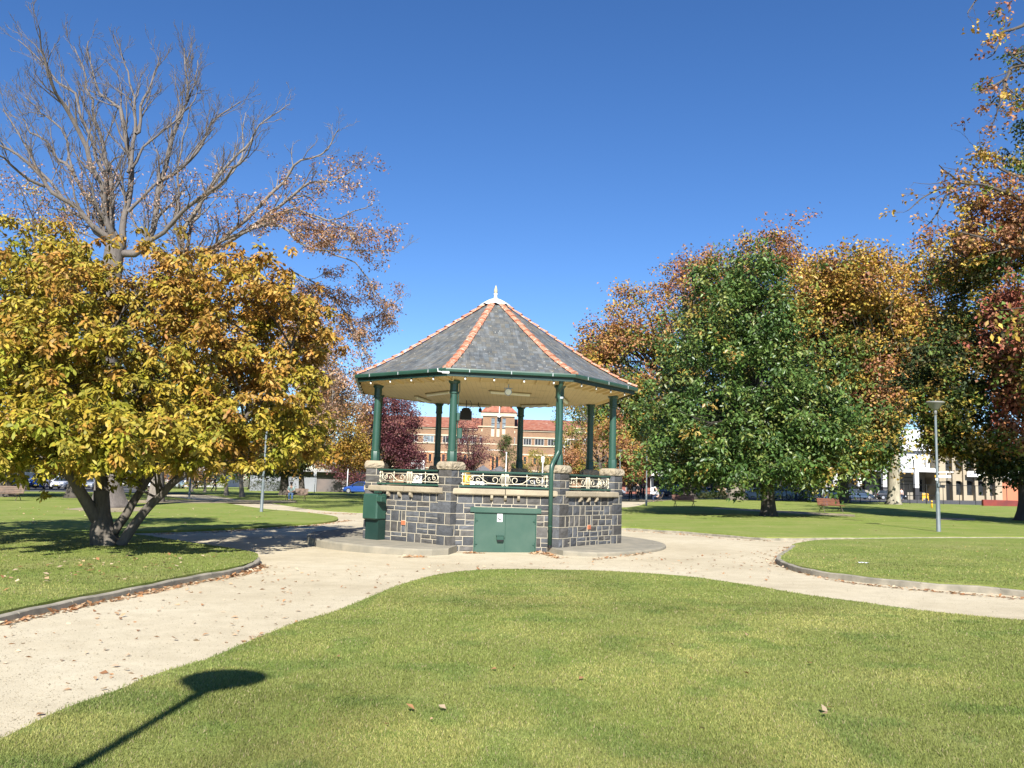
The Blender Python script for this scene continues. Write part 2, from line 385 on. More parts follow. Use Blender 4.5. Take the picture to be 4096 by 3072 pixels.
tag(blades('right_bed', 60000, 11, 26, .022), 'short grass on the kerbed bed at the right', 'grass', kind='stuff')
# loose stones on the gravel
def pebbles(n):
    y = 4.5 * 4.2 ** rng.random(n * 2); x = rng.uniform(-.68, .68, n * 2) * y; k = ~inpoly(x, y, LAWNS['front']) & ~inpoly(x, y, LAWNS['left_bed']) & ~inpoly(x, y, LAWNS['right_bed']); k &= np.hypot(x - GX, y - GY) > 4.8
    x, y = x[k][:n], y[k][:n]; N = len(x); s = rng.uniform(.002, .0065, (N, 1)) * (1 + (rng.random((N, 1)) < .05)); c = np.stack([x, y, AX * x + .001], 1); a = rng.uniform(0, 6.28, N)[:, None]
    V = np.stack([c + s * np.concatenate([np.cos(a + q), np.sin(a + q), 0 * a], 1) for q in (0, 1.6, 3.1, 4.7)] + [c + s * np.array([.1, .1, .8])], 1).reshape(-1, 3)
    i = np.arange(N)[:, None] * 5; T = np.concatenate([i + [0, 1, 4], i + [1, 2, 4], i + [2, 3, 4], i + [3, 0, 4]], 1).reshape(-1, 3)
    C = np.array([.42, .365, .26]) * rng.uniform(.55, 1.3, (N, 1)); return fastmesh('pebbles', V, T, np.repeat(C, 5, 0), BLADE)
tag(pebbles(26000), 'small loose stones on the gravel path', 'pebbles', kind='stuff')
# fallen leaves
def litter(label, spots, L=.085, pal=((.42, .22, .10), (.50, .33, .19), (.30, .15, .07), (.55, .42, .28))):
    X = np.array(spots); N = len(X); az = rng.uniform(0, 2 * np.pi, N); d = np.stack([np.cos(az), np.sin(az), rng.normal(0, .22, N)], 1)
    s = np.stack([-np.sin(az), np.cos(az), rng.normal(0, .3, N)], 1); l = L * rng.uniform(.5, 1.3, (N, 1)); w_ = l * .33
    z = np.array([0, 0, .008]); V = np.stack([X + z, X + d * l * .5 + s * w_ + z * 2.2, X + d * l + z * 1.5, X + d * l * .5 - s * w_ + z * 2], 1).reshape(-1, 3)
    i = np.arange(N)[:, None] * 4; T = np.concatenate([i + [0, 1, 2], i + [0, 2, 3]], 1).reshape(-1, 3)
    C = np.array(pal)[rng.integers(0, len(pal), N)] * rng.uniform(.7, 1.2, (N, 1))
    return tag(fastmesh('fallen_leaves', V, T, np.repeat(C, 4, 0), LEAF), label, 'fallen leaves', kind='stuff')
def along(pxs, n, spread, h=0.0, bias=1):
    s = [gp(p[0], p[1]) for p in smooth_poly(pxs, 6, False)]; out = []
    for _ in range(n):
        k = random.randrange(len(s) - 1); t = random.random(); p = s[k].lerp(s[k + 1], t); a = random.random() * 6.28; rr = abs(random.gauss(0, spread))
        q = Vector((p.x + math.cos(a) * rr, p.y + math.sin(a) * rr)); out.append((q.x, q.y, G(q.x) + h))
    return out
random.seed(3)
def scatter(pxpoly, n, h=0.0):
    P = np.array([gp(*p).xy for p in pxpoly]); out = []
    (x0, y0), (x1, y1) = P.min(0), P.max(0)
    while len(out) < n:
        x, y = random.uniform(x0, x1), random.uniform(y0, y1)
        if inpoly(np.array([x]), np.array([y]), P)[0]: out.append((x, y, G(x) + h))
    return out
litter('brown fallen leaves gathered along the left kerb', along([(0, 2502), (285, 2437), (570, 2378), (760, 2338), (950, 2303), (1022, 2280), (1050, 2262)], 620, .07) + along([(900, 2310), (1060, 2268)], 90, .15))
litter('brown fallen leaves lying on the pale gravel path', scatter([(0, 2520), (1040, 2270), (2300, 2250), (3100, 2200), (3100, 2330), (2400, 2270), (1800, 2290), (1000, 2540), (0, 2950)], 330) + along([(1000, 2570), (1200, 2505), (1400, 2448)], 60, .1), .07)
litter('dry leaves piled beside the green door at the end of the right apron', along([(2130, 2217), (2165, 2212), (2200, 2222), (2230, 2234)], 170, .08) + along([(1862, 2213), (1930, 2214)], 40, .05) + along([(1620, 2229), (1700, 2229)], 60, .05) + along([(2380, 2240), (2600, 2212)], 80, .06), .09)
litter('fallen leaves along the edge of the far left lawn', along([(620, 2138), (850, 2130), (1010, 2120), (1138, 2112), (1260, 2103), (1350, 2090), (1400, 2082)], 650, .12) + along([(900, 2025), (1061, 2040), (1214, 2050), (1420, 2058)], 420, .35) + along([(0, 2141), (560, 2144)], 130, .1))
litter('fallen leaves scattered on the left lawns in the sun', scatter([(0, 2125), (0, 2030), (1050, 2045), (1300, 2080), (800, 2115)], 170, .07) + scatter([(0, 2300), (500, 2245), (900, 2240), (600, 2340), (0, 2400)], 120, .12))
litter('fallen leaves round the tip of the right lawn bed', along([(3090, 2262), (3105, 2236), (3125, 2215), (3150, 2190)], 150, .22) + along([(3116, 2266), (3356, 2326), (3680, 2362), (4096, 2398)], 220, .07) + along([(2503, 2124), (2747, 2140), (3112, 2166), (4096, 2160)], 260, .1))
litter('leaves scattered on the lawns at the right', scatter([(2500, 2110), (2500, 2040), (4096, 2060), (4096, 2150)], 160, .07) + scatter([(3200, 2270), (3300, 2180), (4096, 2175), (4096, 2370)], 30, .12) + scatter([(300, 2980), (1200, 2560), (3600, 2500), (3900, 2980)], 22, .05), .055)
# ================================================================== bandstand
COLM = colmat('bluestone', .85, 7, .3, .9, 14, .02)
MORT = M('cream_mortar', (.48, .425, .315), (.36, .325, .25), 8, .9, .3, 60, .004)
SAND = M('sandstone', (.36, .305, .21), (.26, .22, .155), 2.2, .9, .7, 16, .015)
SANDR = M('rock_faced_sandstone', (.34, .285, .20), (.24, .20, .14), 4, .9, 1, 9, .05)
GREEN = M('green_paint', (.020, .062, .043), (.026, .072, .052), 3, .38, .15, 50, .003)
GREEND = M('dark_and_shaded_green_paint', (.008, .028, .022), (.011, .036, .028), 3, .45, .15, 50, .003)
DOORG = M('faded_green_paint', (.026, .072, .050), (.048, .094, .068), 1.6, .5, .2, 40, .003)
CREAM = M('cream_paint', (.72, .56, .28), (.64, .48, .23), 1.3, .6, .2, 25, .004)
IRON = M('cream_iron', (.72, .66, .50), (.60, .53, .38), 9, .5)
LEAD = M('lead_flashing', (.62, .66, .70), (.50, .54, .58), 4, .45, .3, 18, .01)
BLACK = M('black_casing', (.008, .008, .009), None, 5, .5)
STEEL = M('galvanised_steel', (.36, .39, .40), (.29, .32, .33), 6, .5, .15, 40, .003)
WHITE = M('white_paint', (.78, .78, .76), (.70, .70, .68), 3, .5)
DARKGL = M('dark_glass', (.012, .014, .018), (.02, .024, .03), 2, .12)
TERRA = bpy.data.materials.new('terracotta_tile')
nt, b, o = nodes(TERRA); v = objc(nt)
c = ramp(nt, noi(nt, v, 5, 4), [(.3, (.40, .15, .085)), (.7, (.47, .21, .13))])
c = mixc(nt, ramp(nt, noi(nt, v, 9, 6, .7), [(.54, (0, 0, 0)), (.60, (1, 1, 1))]), c, (.45, .39, .30))
nt.links.new(c, b.inputs['Base Color']); b.inputs['Roughness'].default_value = .85; bump(nt, b, noi(nt, v, 20, 5), .4, .01)
SLATE = bpy.data.materials.new('roof_slate')
nt, b, o = nodes(SLATE); uv = nt.nodes.new('ShaderNodeUVMap').outputs[0]
br = nt.nodes.new('ShaderNodeTexBrick'); nt.links.new(uv, br.inputs['Vector']); br.inputs['Scale'].default_value = 1
for k_, v_ in (('Brick Width', .23), ('Row Height', .125), ('Mortar Size', .006), ('Mortar Smooth', .3), ('Bias', 0)): br.inputs[k_].default_value = v_
br.inputs['Color1'].default_value = (.12, .125, .125, 1); br.inputs['Color2'].default_value = (.07, .078, .085, 1); br.inputs['Mortar'].default_value = (.04, .04, .04, 1)
wn = nt.nodes.new('ShaderNodeTexWhiteNoise'); wn.noise_dimensions = '2D'
sx = nt.nodes.new('ShaderNodeVectorMath'); sx.operation = 'SNAP'; nt.links.new(uv, sx.inputs[0]); sx.inputs[1].default_value = (.115, .125, 1); nt.links.new(sx.outputs[0], wn.inputs['Vector'])
c = mixc(nt, .55, br.outputs[0], ramp(nt, wn.outputs[0], [(0, (.05, .06, .065)), (.45, (.095, .10, .095)), (.7, (.135, .12, .08)), (.9, (.105, .13, .145)), (1, (.19, .20, .20))]))
c = mixc(nt, 1, c, ramp(nt, noi(nt, uv, 1.6, 5, .65), [(.3, (.75, .78, .82)), (.7, (1.3, 1.22, 1.1))]), 'MULTIPLY')
ge = nt.nodes.new('ShaderNodeSeparateXYZ'); nt.links.new(uv, ge.inputs[0])
st = nt.nodes.new('ShaderNodeMapping'); st.inputs['Scale'].default_value = (6, .7, 1); nt.links.new(uv, st.inputs[0])
c = mixc(nt, math_(nt, 'MULTIPLY', ramp(nt, noi(nt, st.outputs[0], 1, 5, .7), [(.5, (0, 0, 0)), (.75, (1, 1, 1))]), .35), c, (.30, .32, .33))
li = math_(nt, 'GREATER_THAN', noi(nt, uv, 13, 3, .5), .70)
c = mixc(nt, li, c, (.52, .51, .44))
nt.links.new(c, b.inputs['Base Color']); b.inputs['Roughness'].default_value = .62
row = math_(nt, 'FRACT', math_(nt, 'DIVIDE', ge.outputs[1], .125))
bump(nt, b, math_(nt, 'ADD', math_(nt, 'MULTIPLY', row, -1.0), math_(nt, 'MULTIPLY', wn.outputs[0], .35)), .55, .02)

GZ = thing('bandstand', 'octagonal bandstand with slate roof, terracotta hips, green columns and dark stone base', 'bandstand', (GX, GY, 0))
def face_frame(i, apo):
    """local frame on side i: x along side (left to right from outside), y outward, z up"""
    a = PHI + (i + .5) * math.pi / 4; n = Vector((math.sin(a), -math.cos(a), 0)); t = Vector((math.cos(a), math.sin(a), 0))
    m = Matrix((t, n, (0, 0, 1))).transposed().to_4x4(); m.translation = Vector((GX, GY, 0)) + n * apo
    return m
APO = 3.20; HW = APO * math.tan(math.pi / 8)
def stone_col():
    g = random.uniform(.042, .095); k = random.random()
    return (g * (1.06 if k < .4 else .95), g, g * (.92 if k < .4 else 1.08))
def ashlar(mb, x0, x1, courses, split=.5, hole=None, wmin=.2, wmax=.36, ends=True):
    """irregular coursed stones as slightly proud faces with raised cream pointing between"""
    j = .0065; cells = []
    z = courses[0]
    for z1 in courses[1:]:
        x = x0 + 1e-4
        while x < x1 - 1e-3:
            tall = z1 - z > .21
            if tall and random.random() < split:
                wd = random.uniform(.34, .7)
                if x1 - x - wd < .14: wd = x1 - x
                zm = z + (z1 - z) * random.uniform(.42, .58)
                for za, zb in ((z, zm), (zm, z1)):
                    xx = x
                    while xx < x + wd - 1e-3:
                        w_ = random.uniform(.24, .46)
                        if x + wd - xx - w_ < .1: w_ = x + wd - xx
                        cells.append((xx, xx + w_, za, zb)); xx += w_
                x += wd
            else:
                wd = random.uniform(wmin, wmax)
                if x1 - x - wd < .1: wd = x1 - x
                cells.append((x, x + wd, z, z1)); x += wd
        z = z1
    out = []
    for c in cells:
        if hole and c[1] > hole[0] and c[0] < hole[1] and c[3] > hole[2] and c[2] < hole[3]:
            for a in ((c[0], min(c[1], hole[0]), c[2], c[3]), (max(c[0], hole[1]), c[1], c[2], c[3]), (max(c[0], hole[0]), min(c[1], hole[1]), max(c[2], hole[3]), c[3]), (max(c[0], hole[0]), min(c[1], hole[1]), c[2], min(c[3], hole[2]))):
                if a[1] - a[0] > .03 and a[3] - a[2] > .03: out.append(a)
        else: out.append(c)
    for a, b_, z0, z1 in out:
        mb.m = 0; mb.col = stone_col(); n = 3; dd = {}
        for u in range(n + 1):
            for w_ in range(n + 1):
                inn = 0 < u < n and 0 < w_ < n
                dd[u, w_] = mb.av((a + (b_ - a) * u / n, (random.uniform(.002, .022) if inn else 0), z0 + (z1 - z0) * w_ / n))
        for u in range(n):
            for w_ in range(n): mb.face((dd[u, w_], dd[u + 1, w_], dd[u + 1, w_ + 1], dd[u, w_ + 1]))
        mb.m = 1; mb.col = (.6, .52, .36)
        e = .008
        mb.box(((a + b_) / 2, e / 2, z0), (b_ - a + 2 * j, e, 2 * j)); mb.box(((a + b_) / 2, e / 2 , z1), (b_ - a + 2 * j, e - .002, 2 * j - .002))
        if ends or a > x0 + .01: mb.box((a, e / 2 - .0015, (z0 + z1) / 2), (2 * j, e, z1 - z0))
        if ends or b_ < x1 - .01: mb.box((b_, e / 2 - .0025, (z0 + z1) / 2), (2 * j - .002, e, z1 - z0))
CRS = [0, .13, .345, .60, .865, 1.10, 1.305]
for i in range(8):
    random.seed(40 + i)
    mb = MB(); mb.xf = face_frame(i, APO)
    cr_ = [.0] + CRS[2:] if i == 0 else [.13] + CRS[2:]
    if i == 0: cr_ = CRS
    ashlar(mb, -HW + .02, HW - .02, cr_, .5, (-.70, .76, -1, 1.03) if i == 0 else (None if i not in (1, 7) else (-.12, .02, .52, .63)))
    mb.m = 1; mb.col = (.6, .52, .36)
    if i == 0:
        for xc, wd in ((-(HW + .70) / 2, HW - .70), ((HW + .76) / 2, HW - .76)): mb.box((xc, -.105, .65), (wd, .2, 1.3))
        mb.box((.03, -.105, 1.16), (1.46, .2, .27))
    else: mb.box((0, -.105, .65), (2 * HW, .2, 1.3))
    wall = mb.build('wall', [COLM, MORT], GZ)
    if i in (1, 7):
        vb = MB(); vb.xf = face_frame(i, APO)
        vb.box((-.05, .012, .575), (.13, .02, .10))
        for q in range(4): vb.box((-.05, .026, .535 + q * .026), (.11, .012, .012), 0, .5)
        vb.build('vent', M('vent_terracotta', (.55, .19, .09)), wall)
    # coping band, deck edge and corbels
    mb = MB(); mb.xf = face_frame(i, 0)
    o1, o2 = 3.305, 3.0; k_ = math.tan(math.pi / 8)
    for s0, s1 in ((-1, -.012), (.004, 1)) if i in (0, 7) else ((-1, 1),):
        w1, w2 = o1 * k_ - .14, o2 * k_ - .1
        pr = [(o1 - .02, 1.305), (o1, 1.33), (o1, 1.425), (o1 - .03, 1.445), (o2, 1.447), (o2, 1.305)]
        a_ = [mb.av((s0 * (w1 if p[0] > 3.1 else w2), p[0], p[1])) for p in pr]; b_ = [mb.av((s1 * (w1 if p[0] > 3.1 else w2), p[0], p[1])) for p in pr]
        for q in range(6): mb.face((a_[q], a_[(q + 1) % 6], b_[(q + 1) % 6], b_[q]))
        mb.face(a_); mb.face(b_[::-1])
    mb.build('coping', SAND, GZ)
    for xx in (-.55, -.18, .2) if i else (-.32, .0, .31):
        cb = MB(); cb.xf = face_frame(i, APO)
        pf = [(0, .09), (.085, .09), (.09, .03), (.06, -.01), (0, -.03)]
        a_ = [cb.av((xx - .028, p[0] + .014, 1.213 + p[1])) for p in pf]; b_ = [cb.av((xx + .028, p[0] + .014, 1.213 + p[1])) for p in pf]
        for q in range(5): cb.face((a_[q], a_[(q + 1) % 5], b_[(q + 1) % 5], b_[q]))
        cb.face(a_); cb.face(b_[::-1]); cb.build('corbel', SAND, GZ)
# deck
mb = MB(); mb.prism([oc(k, 3.2) for k in range(8)], 1.36, 1.40); mb.build('deck', M('deck_concrete', (.25, .23, .2)), GZ)
# door
mb = MB(); mb.xf = face_frame(0, APO)
mb.box((.03, -.03, .45), (1.44, .06, .90)); d_ = mb.build('door', DOORG, GZ)
q = MB(); q.xf = face_frame(0, APO)
q.box((.03, .02, .965), (1.66, .05, .115)); q.build('lintel', DOORG, GZ)
q = MB(); q.xf = face_frame(0, APO)
for sx_ in (-1, 1): q.box((.03 + sx_ * .72, .006, .45), (.025, .02, .90))
q.box((.03, .016, .907), (1.46, .05, .015)); q.box((.03, .006, .45), (.012, .008, .9)); q.build('door_frame', GREEN, d_)
for sx_ in (-1, 1):
    for zz in (.18, .72): q = MB(); q.xf = face_frame(0, APO); q.box((.03 + sx_ * .675, .010, zz), (.06, .018, .02)); q.box((.03 + sx_ * .695, .01, zz), (.012, .02, .11)); q.build('hinge', GREEN, d_)
q = MB(); q.xf = face_frame(0, APO); q.box((-.09, .045, .335), (.16, .09, .09)); q.box((-.09, .05, .385), (.18, .10, .012)); q.m = 1; q.box((-.09, .04, .275), (.14, .07, .04)); q.build('lock_box', [GREEN, BLACK], d_)
q = MB(); q.xf = face_frame(0, APO); q.box((-.105, .004, .79), (.125, .006, .19)); q.m = 1
for k in range(7):
    a_ = math.pi * (1.05 + .8 * k / 6); q.box((-.105 + .035 * math.cos(a_), .009, .785 + .035 * math.sin(a_)), (.02, .004, .022))
q.build('notice', [WHITE, BLACK], d_)
# corner piers, caps and columns
CAPM = SANDR
for i in range(8):
    random.seed(70 + i); x, y = oc(i, 3.32)
    an = PHI + (i - .5) * math.pi / 4 if i in (0, 7, 6, 5) else PHI + (i + .5 - (1 if i in (2, 3) else 1 if i == 1 else 0)) * math.pi / 4
    if i == 1: an = PHI + 1.5 * math.pi / 4
    if i == 2: an = PHI + 1.5 * math.pi / 4
    mb = MB(); hw_ = .195
    mb.m = 1; mb.col = (.6, .52, .36); mb.box((x, y, .93), (2 * hw_ - .012, 2 * hw_ - .012, 1.86), an)
    crs = [.13, .345, .60, .865, 1.14, 1.35, 1.51, 1.69, 1.868] if i else [0, .345, .60, .865, 1.14, 1.35, 1.51, 1.69, 1.868]
    for fc in range(4):
        a = an + fc * math.pi / 2; nn = Vector((math.sin(a), -math.cos(a), 0)); tt = Vector((math.cos(a), math.sin(a), 0))
        m = Matrix((tt, nn, (0, 0, 1))).transposed().to_4x4(); m.translation = Vector((x, y, 0)) + nn * hw_; mb.xf = m
        for n_, (za, zb) in enumerate(zip(crs, crs[1:])):
            if (n_ + fc) % 2: ashlar(mb, -hw_, hw_, [za, zb], 0, None, .39, .4, False)
            else:
                s_ = random.uniform(-.06, .06); ashlar(mb, -hw_, s_, [za, zb], 0, None, .4, .5, False); ashlar(mb, s_, hw_, [za, zb], 0, None, .4, .5, False); mb.box((s_, .003, (za + zb) / 2), (.013, .008, zb - za))
        mb.xf = None
    pier = mb.build('pier', [COLM, MORT], GZ)
    mb = MB(); n = 6; zb, zt = 1.872, 2.05; H = .222
    # rock-faced cap: rough sides, chamfered top
    for fc in range(4):
        a = an + fc * math.pi / 2; nn = Vector((math.sin(a), -math.cos(a), 0)); tt = Vector((math.cos(a), math.sin(a), 0)); c_ = Vector((x, y, 0)); g = {}
        for u in range(9):
            for w_ in range(6):
                e = (.004, .012, .02, .012, .0, -.03)[w_]; zz = (zb, zb + .03, zb + .07, zb + .115, zb + .145, zt)[w_]
                e += 0 if u in (0, 8) or w_ in (0, 5, 4) else random.uniform(-.016, .014)
                hh = H + e; g[u, w_] = mb.av(c_ + nn * hh + tt * hh * (u / 4 - 1) + Vector((0, 0, zz)))
        for u in range(8):
            for w_ in range(5): mb.face((g[u, w_], g[u + 1, w_], g[u + 1, w_ + 1], g[u, w_ + 1]))
    mb.box((x, y, zt - .012), (.383, .383, .02), an); mb.box((x, y, zb + .004), (.44, .44, .006), an)
    mb.build('pier_cap', CAPM, pier)
    # column
    mb = MB(); c_ = (x, y, 0)
    mb.lathe([(.113, 2.045), (.113, 2.27), (.106, 2.285)], c_, 8, an + R(22.5))
    mb.lathe([(.10, 2.28), (.106, 2.29), (.106, 2.31), (.093, 2.325), (.093, 2.6), (.09, 3.2), (.086, 3.66)], c_, 20)
    col = mb.build('column', GREEN, GZ); col.data.shade_smooth(); col.data.set_sharp_from_angle(angle=R(35))
    mb = MB(); mb.lathe([(.09, 3.64), (.114, 3.655), (.114, 3.70), (.10, 3.715)], c_, 8, an + R(22.5)); mb.lathe([(.103, 3.71), (.103, 3.88)], c_, 8, an + R(22.5)); mb.lathe([(.106, 3.88), (.14, 3.92), (.145, 3.952)], c_, 8, an + R(22.5)); mb.build('capital', GREEN, col)
# railings with scrollwork
def spiral(cx_, cz_, r0, a0, turns, s=1, n=16, k=.35):
    return [(cx_ + r0 * (1 - (1 - k) * t / n) * math.cos(a0 + s * turns * 2 * math.pi * t / n), cz_ + r0 * (1 - (1 - k) * t / n) * math.sin(a0 + s * turns * 2 * math.pi * t / n)) for t in range(n + 1)]
for i in range(8):
    L = 1.04; fr = face_frame(i, 3.12)
    gb = MB(); gb.xf = fr
    rail = MB(); rail.xf = fr
    rail.box((0, 0, 1.838), (2.3, .06, .032)); rail.box((0, 0, 1.812), (2.3, .02, .02))
    rail.box((0, 0, 1.495), (2.3, .07, .04))
    ro = rail.build('railing', GREEN, GZ)
    t = lambda pts, r=.0072, n=5: gb.tube([(a, 0, b_) for a, b_ in pts], min(r, .0085), n)
    t([(-L, 1.752), (L, 1.752)], .009); t([(-L, 1.563), (L, 1.563)], .009)
    for s_ in (-1, 1):
        for xx, r_ in ((1.0, .010), (.93, .007), (.52, .010), (.075, .008), (.045, .006)):
            t([(s_ * xx, 1.512), (s_ * xx, 1.80)], r_)
            if xx in (1.0, .52):
                for zz in (1.752, 1.563, 1.66) if xx == 1.0 else (1.752, 1.563):
                    gb.lathe([(.008, -.022), (.019, -.008), (.019, .008), (.008, .022)], (s_ * xx, 0, zz), 6)
        # S scroll in the outer bay
        A = spiral(s_ * .80, 1.660, .062, math.pi / 2, 1.25, s_, 18, .25)[::-1]
        t(A + [(s_ * .73, 1.735), (s_ * .66, 1.742), (s_ * .60, 1.73), (s_ * .52, 1.66), (s_ * .42, 1.59), (s_ * .30, 1.575)] + spiral(s_ * .24, 1.655, .082, -math.pi / 2, .95, -s_, 16, .5), .0085)
        B = spiral(s_ * .645, 1.645, .052, -.3, 1.0, -1 if s_ > 0 else 1, 14, .3)
        t([(s_ * .885, 1.735), (s_ * .92, 1.66), (s_ * .88, 1.60), (s_ * .80, 1.58)], .007); t([(a, z_) for a, z_ in B], .007)
        t([(s_ * .10, 1.735), (s_ * .13, 1.66), (s_ * .10, 1.58)], .006)
        for zz, q_ in ((1.785, 1), (1.532, -1)):
            t(spiral(s_ * .045, zz, .024, math.pi if s_ > 0 else 0, 1.1, s_ * q_, 10, .6), .006)
            t(spiral(s_ * .975, zz, .02, math.pi, 1.1, q_, 10, .6), .006)
    t([(0, 1.512), (0, 1.83)], .012)
    gb.build('scrollwork', IRON, ro, smooth=True)
# ceiling, beam, soffit ribs, fascia, gutter
CEIL = bpy.data.materials.new('boarded_ceiling'); nt, b, o = nodes(CEIL); v = objc(nt)
c = ramp(nt, noi(nt, v, 1.2, 5), [(.3, (.74, .57, .28)), (.7, (.80, .63, .33))])
sxn = nt.nodes.new('ShaderNodeSeparateXYZ'); nt.links.new(v, sxn.inputs[0])
ln = math_(nt, 'LESS_THAN', math_(nt, 'FRACT', math_(nt, 'DIVIDE', sxn.outputs[0], .115)), .05)
stn = ramp(nt, noi(nt, v, 2.2, 6, .7), [(.6, (0, 0, 0)), (.68, (1, 1, 1))])
c = mixc(nt, math_(nt, 'MULTIPLY', ln, .45), c, (.25, .18, .08)); c = mixc(nt, math_(nt, 'MULTIPLY', stn, .3), c, (.22, .16, .08))
nt.links.new(c, b.inputs['Base Color']); b.inputs['Roughness'].default_value = .7; bump(nt, b, ln, .3, -.004)
mb = MB(); mb.prism([oc(k, 3.36) for k in range(8)], 3.955, 3.985); mb.build('ceiling', CEIL, GZ)
mb = MB()
for k in range(8):
    a, b_, c_, d_2 = oc(k, 3.362), oc(k + 1, 3.362), oc(k + 1, 3.86), oc(k, 3.86)
    mb.quad((*a, 3.956), (*b_, 3.956), (*c_, 4.065), (*d_2, 4.065)); mb.quad((*a, 3.99), (*b_, 3.99), (*c_, 4.09), (*d_2, 4.09))
mb.build('soffit', CREAM, GZ)
for k in range(8):
    mb = MB()
    for j in range(9):
        xx = -1.32 + j * .33; lim = 1
        pts = []
        for q_ in range(7):
            yy = 3.12 + q_ * .075; wdt = yy * math.tan(math.pi / 8)
            if abs(xx) > wdt + .02: continue
            pts.append((yy, 3.94 + .105 * (q_ / 6) ** 2 - .012 + .01 * q_ / 6))
        if len(pts) < 2: continue
        mb.xf = face_frame(k, 0)
        for (y1, z1), (y2, z2) in zip(pts, pts[1:]):
            i_ = [mb.av((xx + sx_, yy, zz)) for sx_ in (-.018, .018) for yy, zz in ((y1, z1), (y2, z2), (y2, z2 + .06), (y1, z1 + .06))]
            mb.face((i_[0], i_[1], i_[2], i_[3])); mb.face((i_[4], i_[7], i_[6], i_[5])); mb.face((i_[0], i_[4], i_[5], i_[1])); mb.face((i_[1], i_[5], i_[6], i_[2])); mb.face((i_[3], i_[2], i_[6], i_[7])); mb.face((i_[0], i_[3], i_[7], i_[4]))
    if mb.f: mb.build('rafter_brackets', CREAM, GZ)['kind'] = 'stuff'
    # corner brace
fm = MB(); gm = MB()
for k in range(8):
    for m_, prof in ((fm, [(3.855, 4.0), (3.88, 4.0), (3.88, 4.10), (3.855, 4.10)]), (gm, [(3.882, 4.098), (3.94, 4.085), (3.965, 4.10), (3.975, 4.15), (3.965, 4.178), (3.95, 4.178), (3.945, 4.12), (3.90, 4.115), (3.882, 4.15)])):
        a_ = [m_.av((*oc(k, r_), z)) for r_, z in prof]; b_ = [m_.av((*oc(k + 1, r_), z)) for r_, z in prof]; n = len(prof)
        for q_ in range(n): m_.face((a_[q_], a_[(q_ + 1) % n], b_[(q_ + 1) % n], b_[q_]))
fm.build('fascia', GREEND, GZ); gut = gm.build('gutter', GREEN, GZ)
for k in range(8):
    for u in (.18, .5, .82):
        a_, b_ = Vector((*oc(k, 3.981), 4.13)), Vector((*oc(k + 1, 3.981), 4.13)); an = PHI + (k + .5) * math.pi / 4
        gj = MB(); gj.box(a_.lerp(b_, u), (.02, .01, .07), an); gj.build('gutter_strap', STEEL, gut)
# roof
PROF = [(3.95, 4.165), (3.4, 4.43), (2.75, 4.80), (1.85, 5.40), (.95, 6.01), (.22, 6.52)]
rm = bpy.data.meshes.new('roof'); V, Fc, UV = [], [], []
for k in range(8):
    vv = 0
    for (r0, z0), (r1, z1) in zip(PROF, PROF[1:]):
        L_ = math.hypot((r1 - r0) * math.cos(math.pi / 8), z1 - z0); h0, h1 = r0 * math.sin(math.pi / 8), r1 * math.sin(math.pi / 8); n = len(V)
        V += [(*oc(k, r0), z0), (*oc(k + 1, r0), z0), (*oc(k + 1, r1), z1), (*oc(k, r1), z1)]
        Fc.append((n, n + 1, n + 2, n + 3)); UV += [(-h0 + k * 7.03, vv), (h0 + k * 7.03, vv), (h1 + k * 7.03, vv + L_), (-h1 + k * 7.03, vv + L_)]; vv += L_
rm.from_pydata([Vector(p) - Vector((GX, GY, 0)) for p in V], [], Fc); rm.materials.append(SLATE)
ul = rm.uv_layers.new(name='UVMap'); ul.data.foreach_set('uv', [c for p in UV for c in p])
roof = bpy.data.objects.new('roof', rm); COL.objects.link(roof); roof.parent = GZ
mb = MB(); mb.prism([oc(k, 3.93) for k in range(8)], 4.155, 4.163); mb.build('roof_lining', CREAM, roof)
def rz(r_):
    for (r0, z0), (r1, z1) in zip(PROF, PROF[1:]):
        if r1 <= r_ <= r0: return z0 + (z1 - z0) * (r0 - r_) / (r0 - r1)
for k in range(8):
    random.seed(k); mb = MB(); d0 = Vector((math.sin(PHI + k * math.pi / 4), -math.cos(PHI + k * math.pi / 4), 0)); sd_ = Vector((-d0.y, d0.x, 0)); n = 15
    rs = [3.93 - (3.93 - .25) * j / n for j in range(n + 1)]
    for j in range(n):
        ra, rb = rs[j], rs[j + 1] - .03; pa, pb = Vector((GX, GY, rz(ra) )) + d0 * ra, Vector((GX, GY, rz(max(rb, .23)))) + d0 * rb
        up = (pb - pa).cross(sd_).normalized(); up = up if up.z > 0 else -up; wob = random.uniform(-.006, .006)
        A, B = [], []
        for q_ in range(6):
            a_ = math.pi * q_ / 5; c_, s_ = math.cos(a_), math.sin(a_)
            A.append(mb.av(pa + sd_ * (c_ * .10 + wob) + up * (s_ * .058 + .022))); B.append(mb.av(pb + sd_ * (c_ * .075 + wob) + up * (s_ * .04 + .0)))
        for q_ in range(5): mb.face((A[q_], A[q_ + 1], B[q_ + 1], B[q_]))
        mb.face(A)
        A2 = [mb.av(mb.v[A[0]] - up * .05), mb.av(mb.v[A[5]] - up * .05)]; mb.face((A[0], A[5], A2[1], A2[0]))
    hip = mb.build('hip_ridge', TERRA, roof); hip.data.shade_smooth(); hip.data.set_sharp_from_angle(angle=R(40))
mb = MB(); N = 24; prev = None
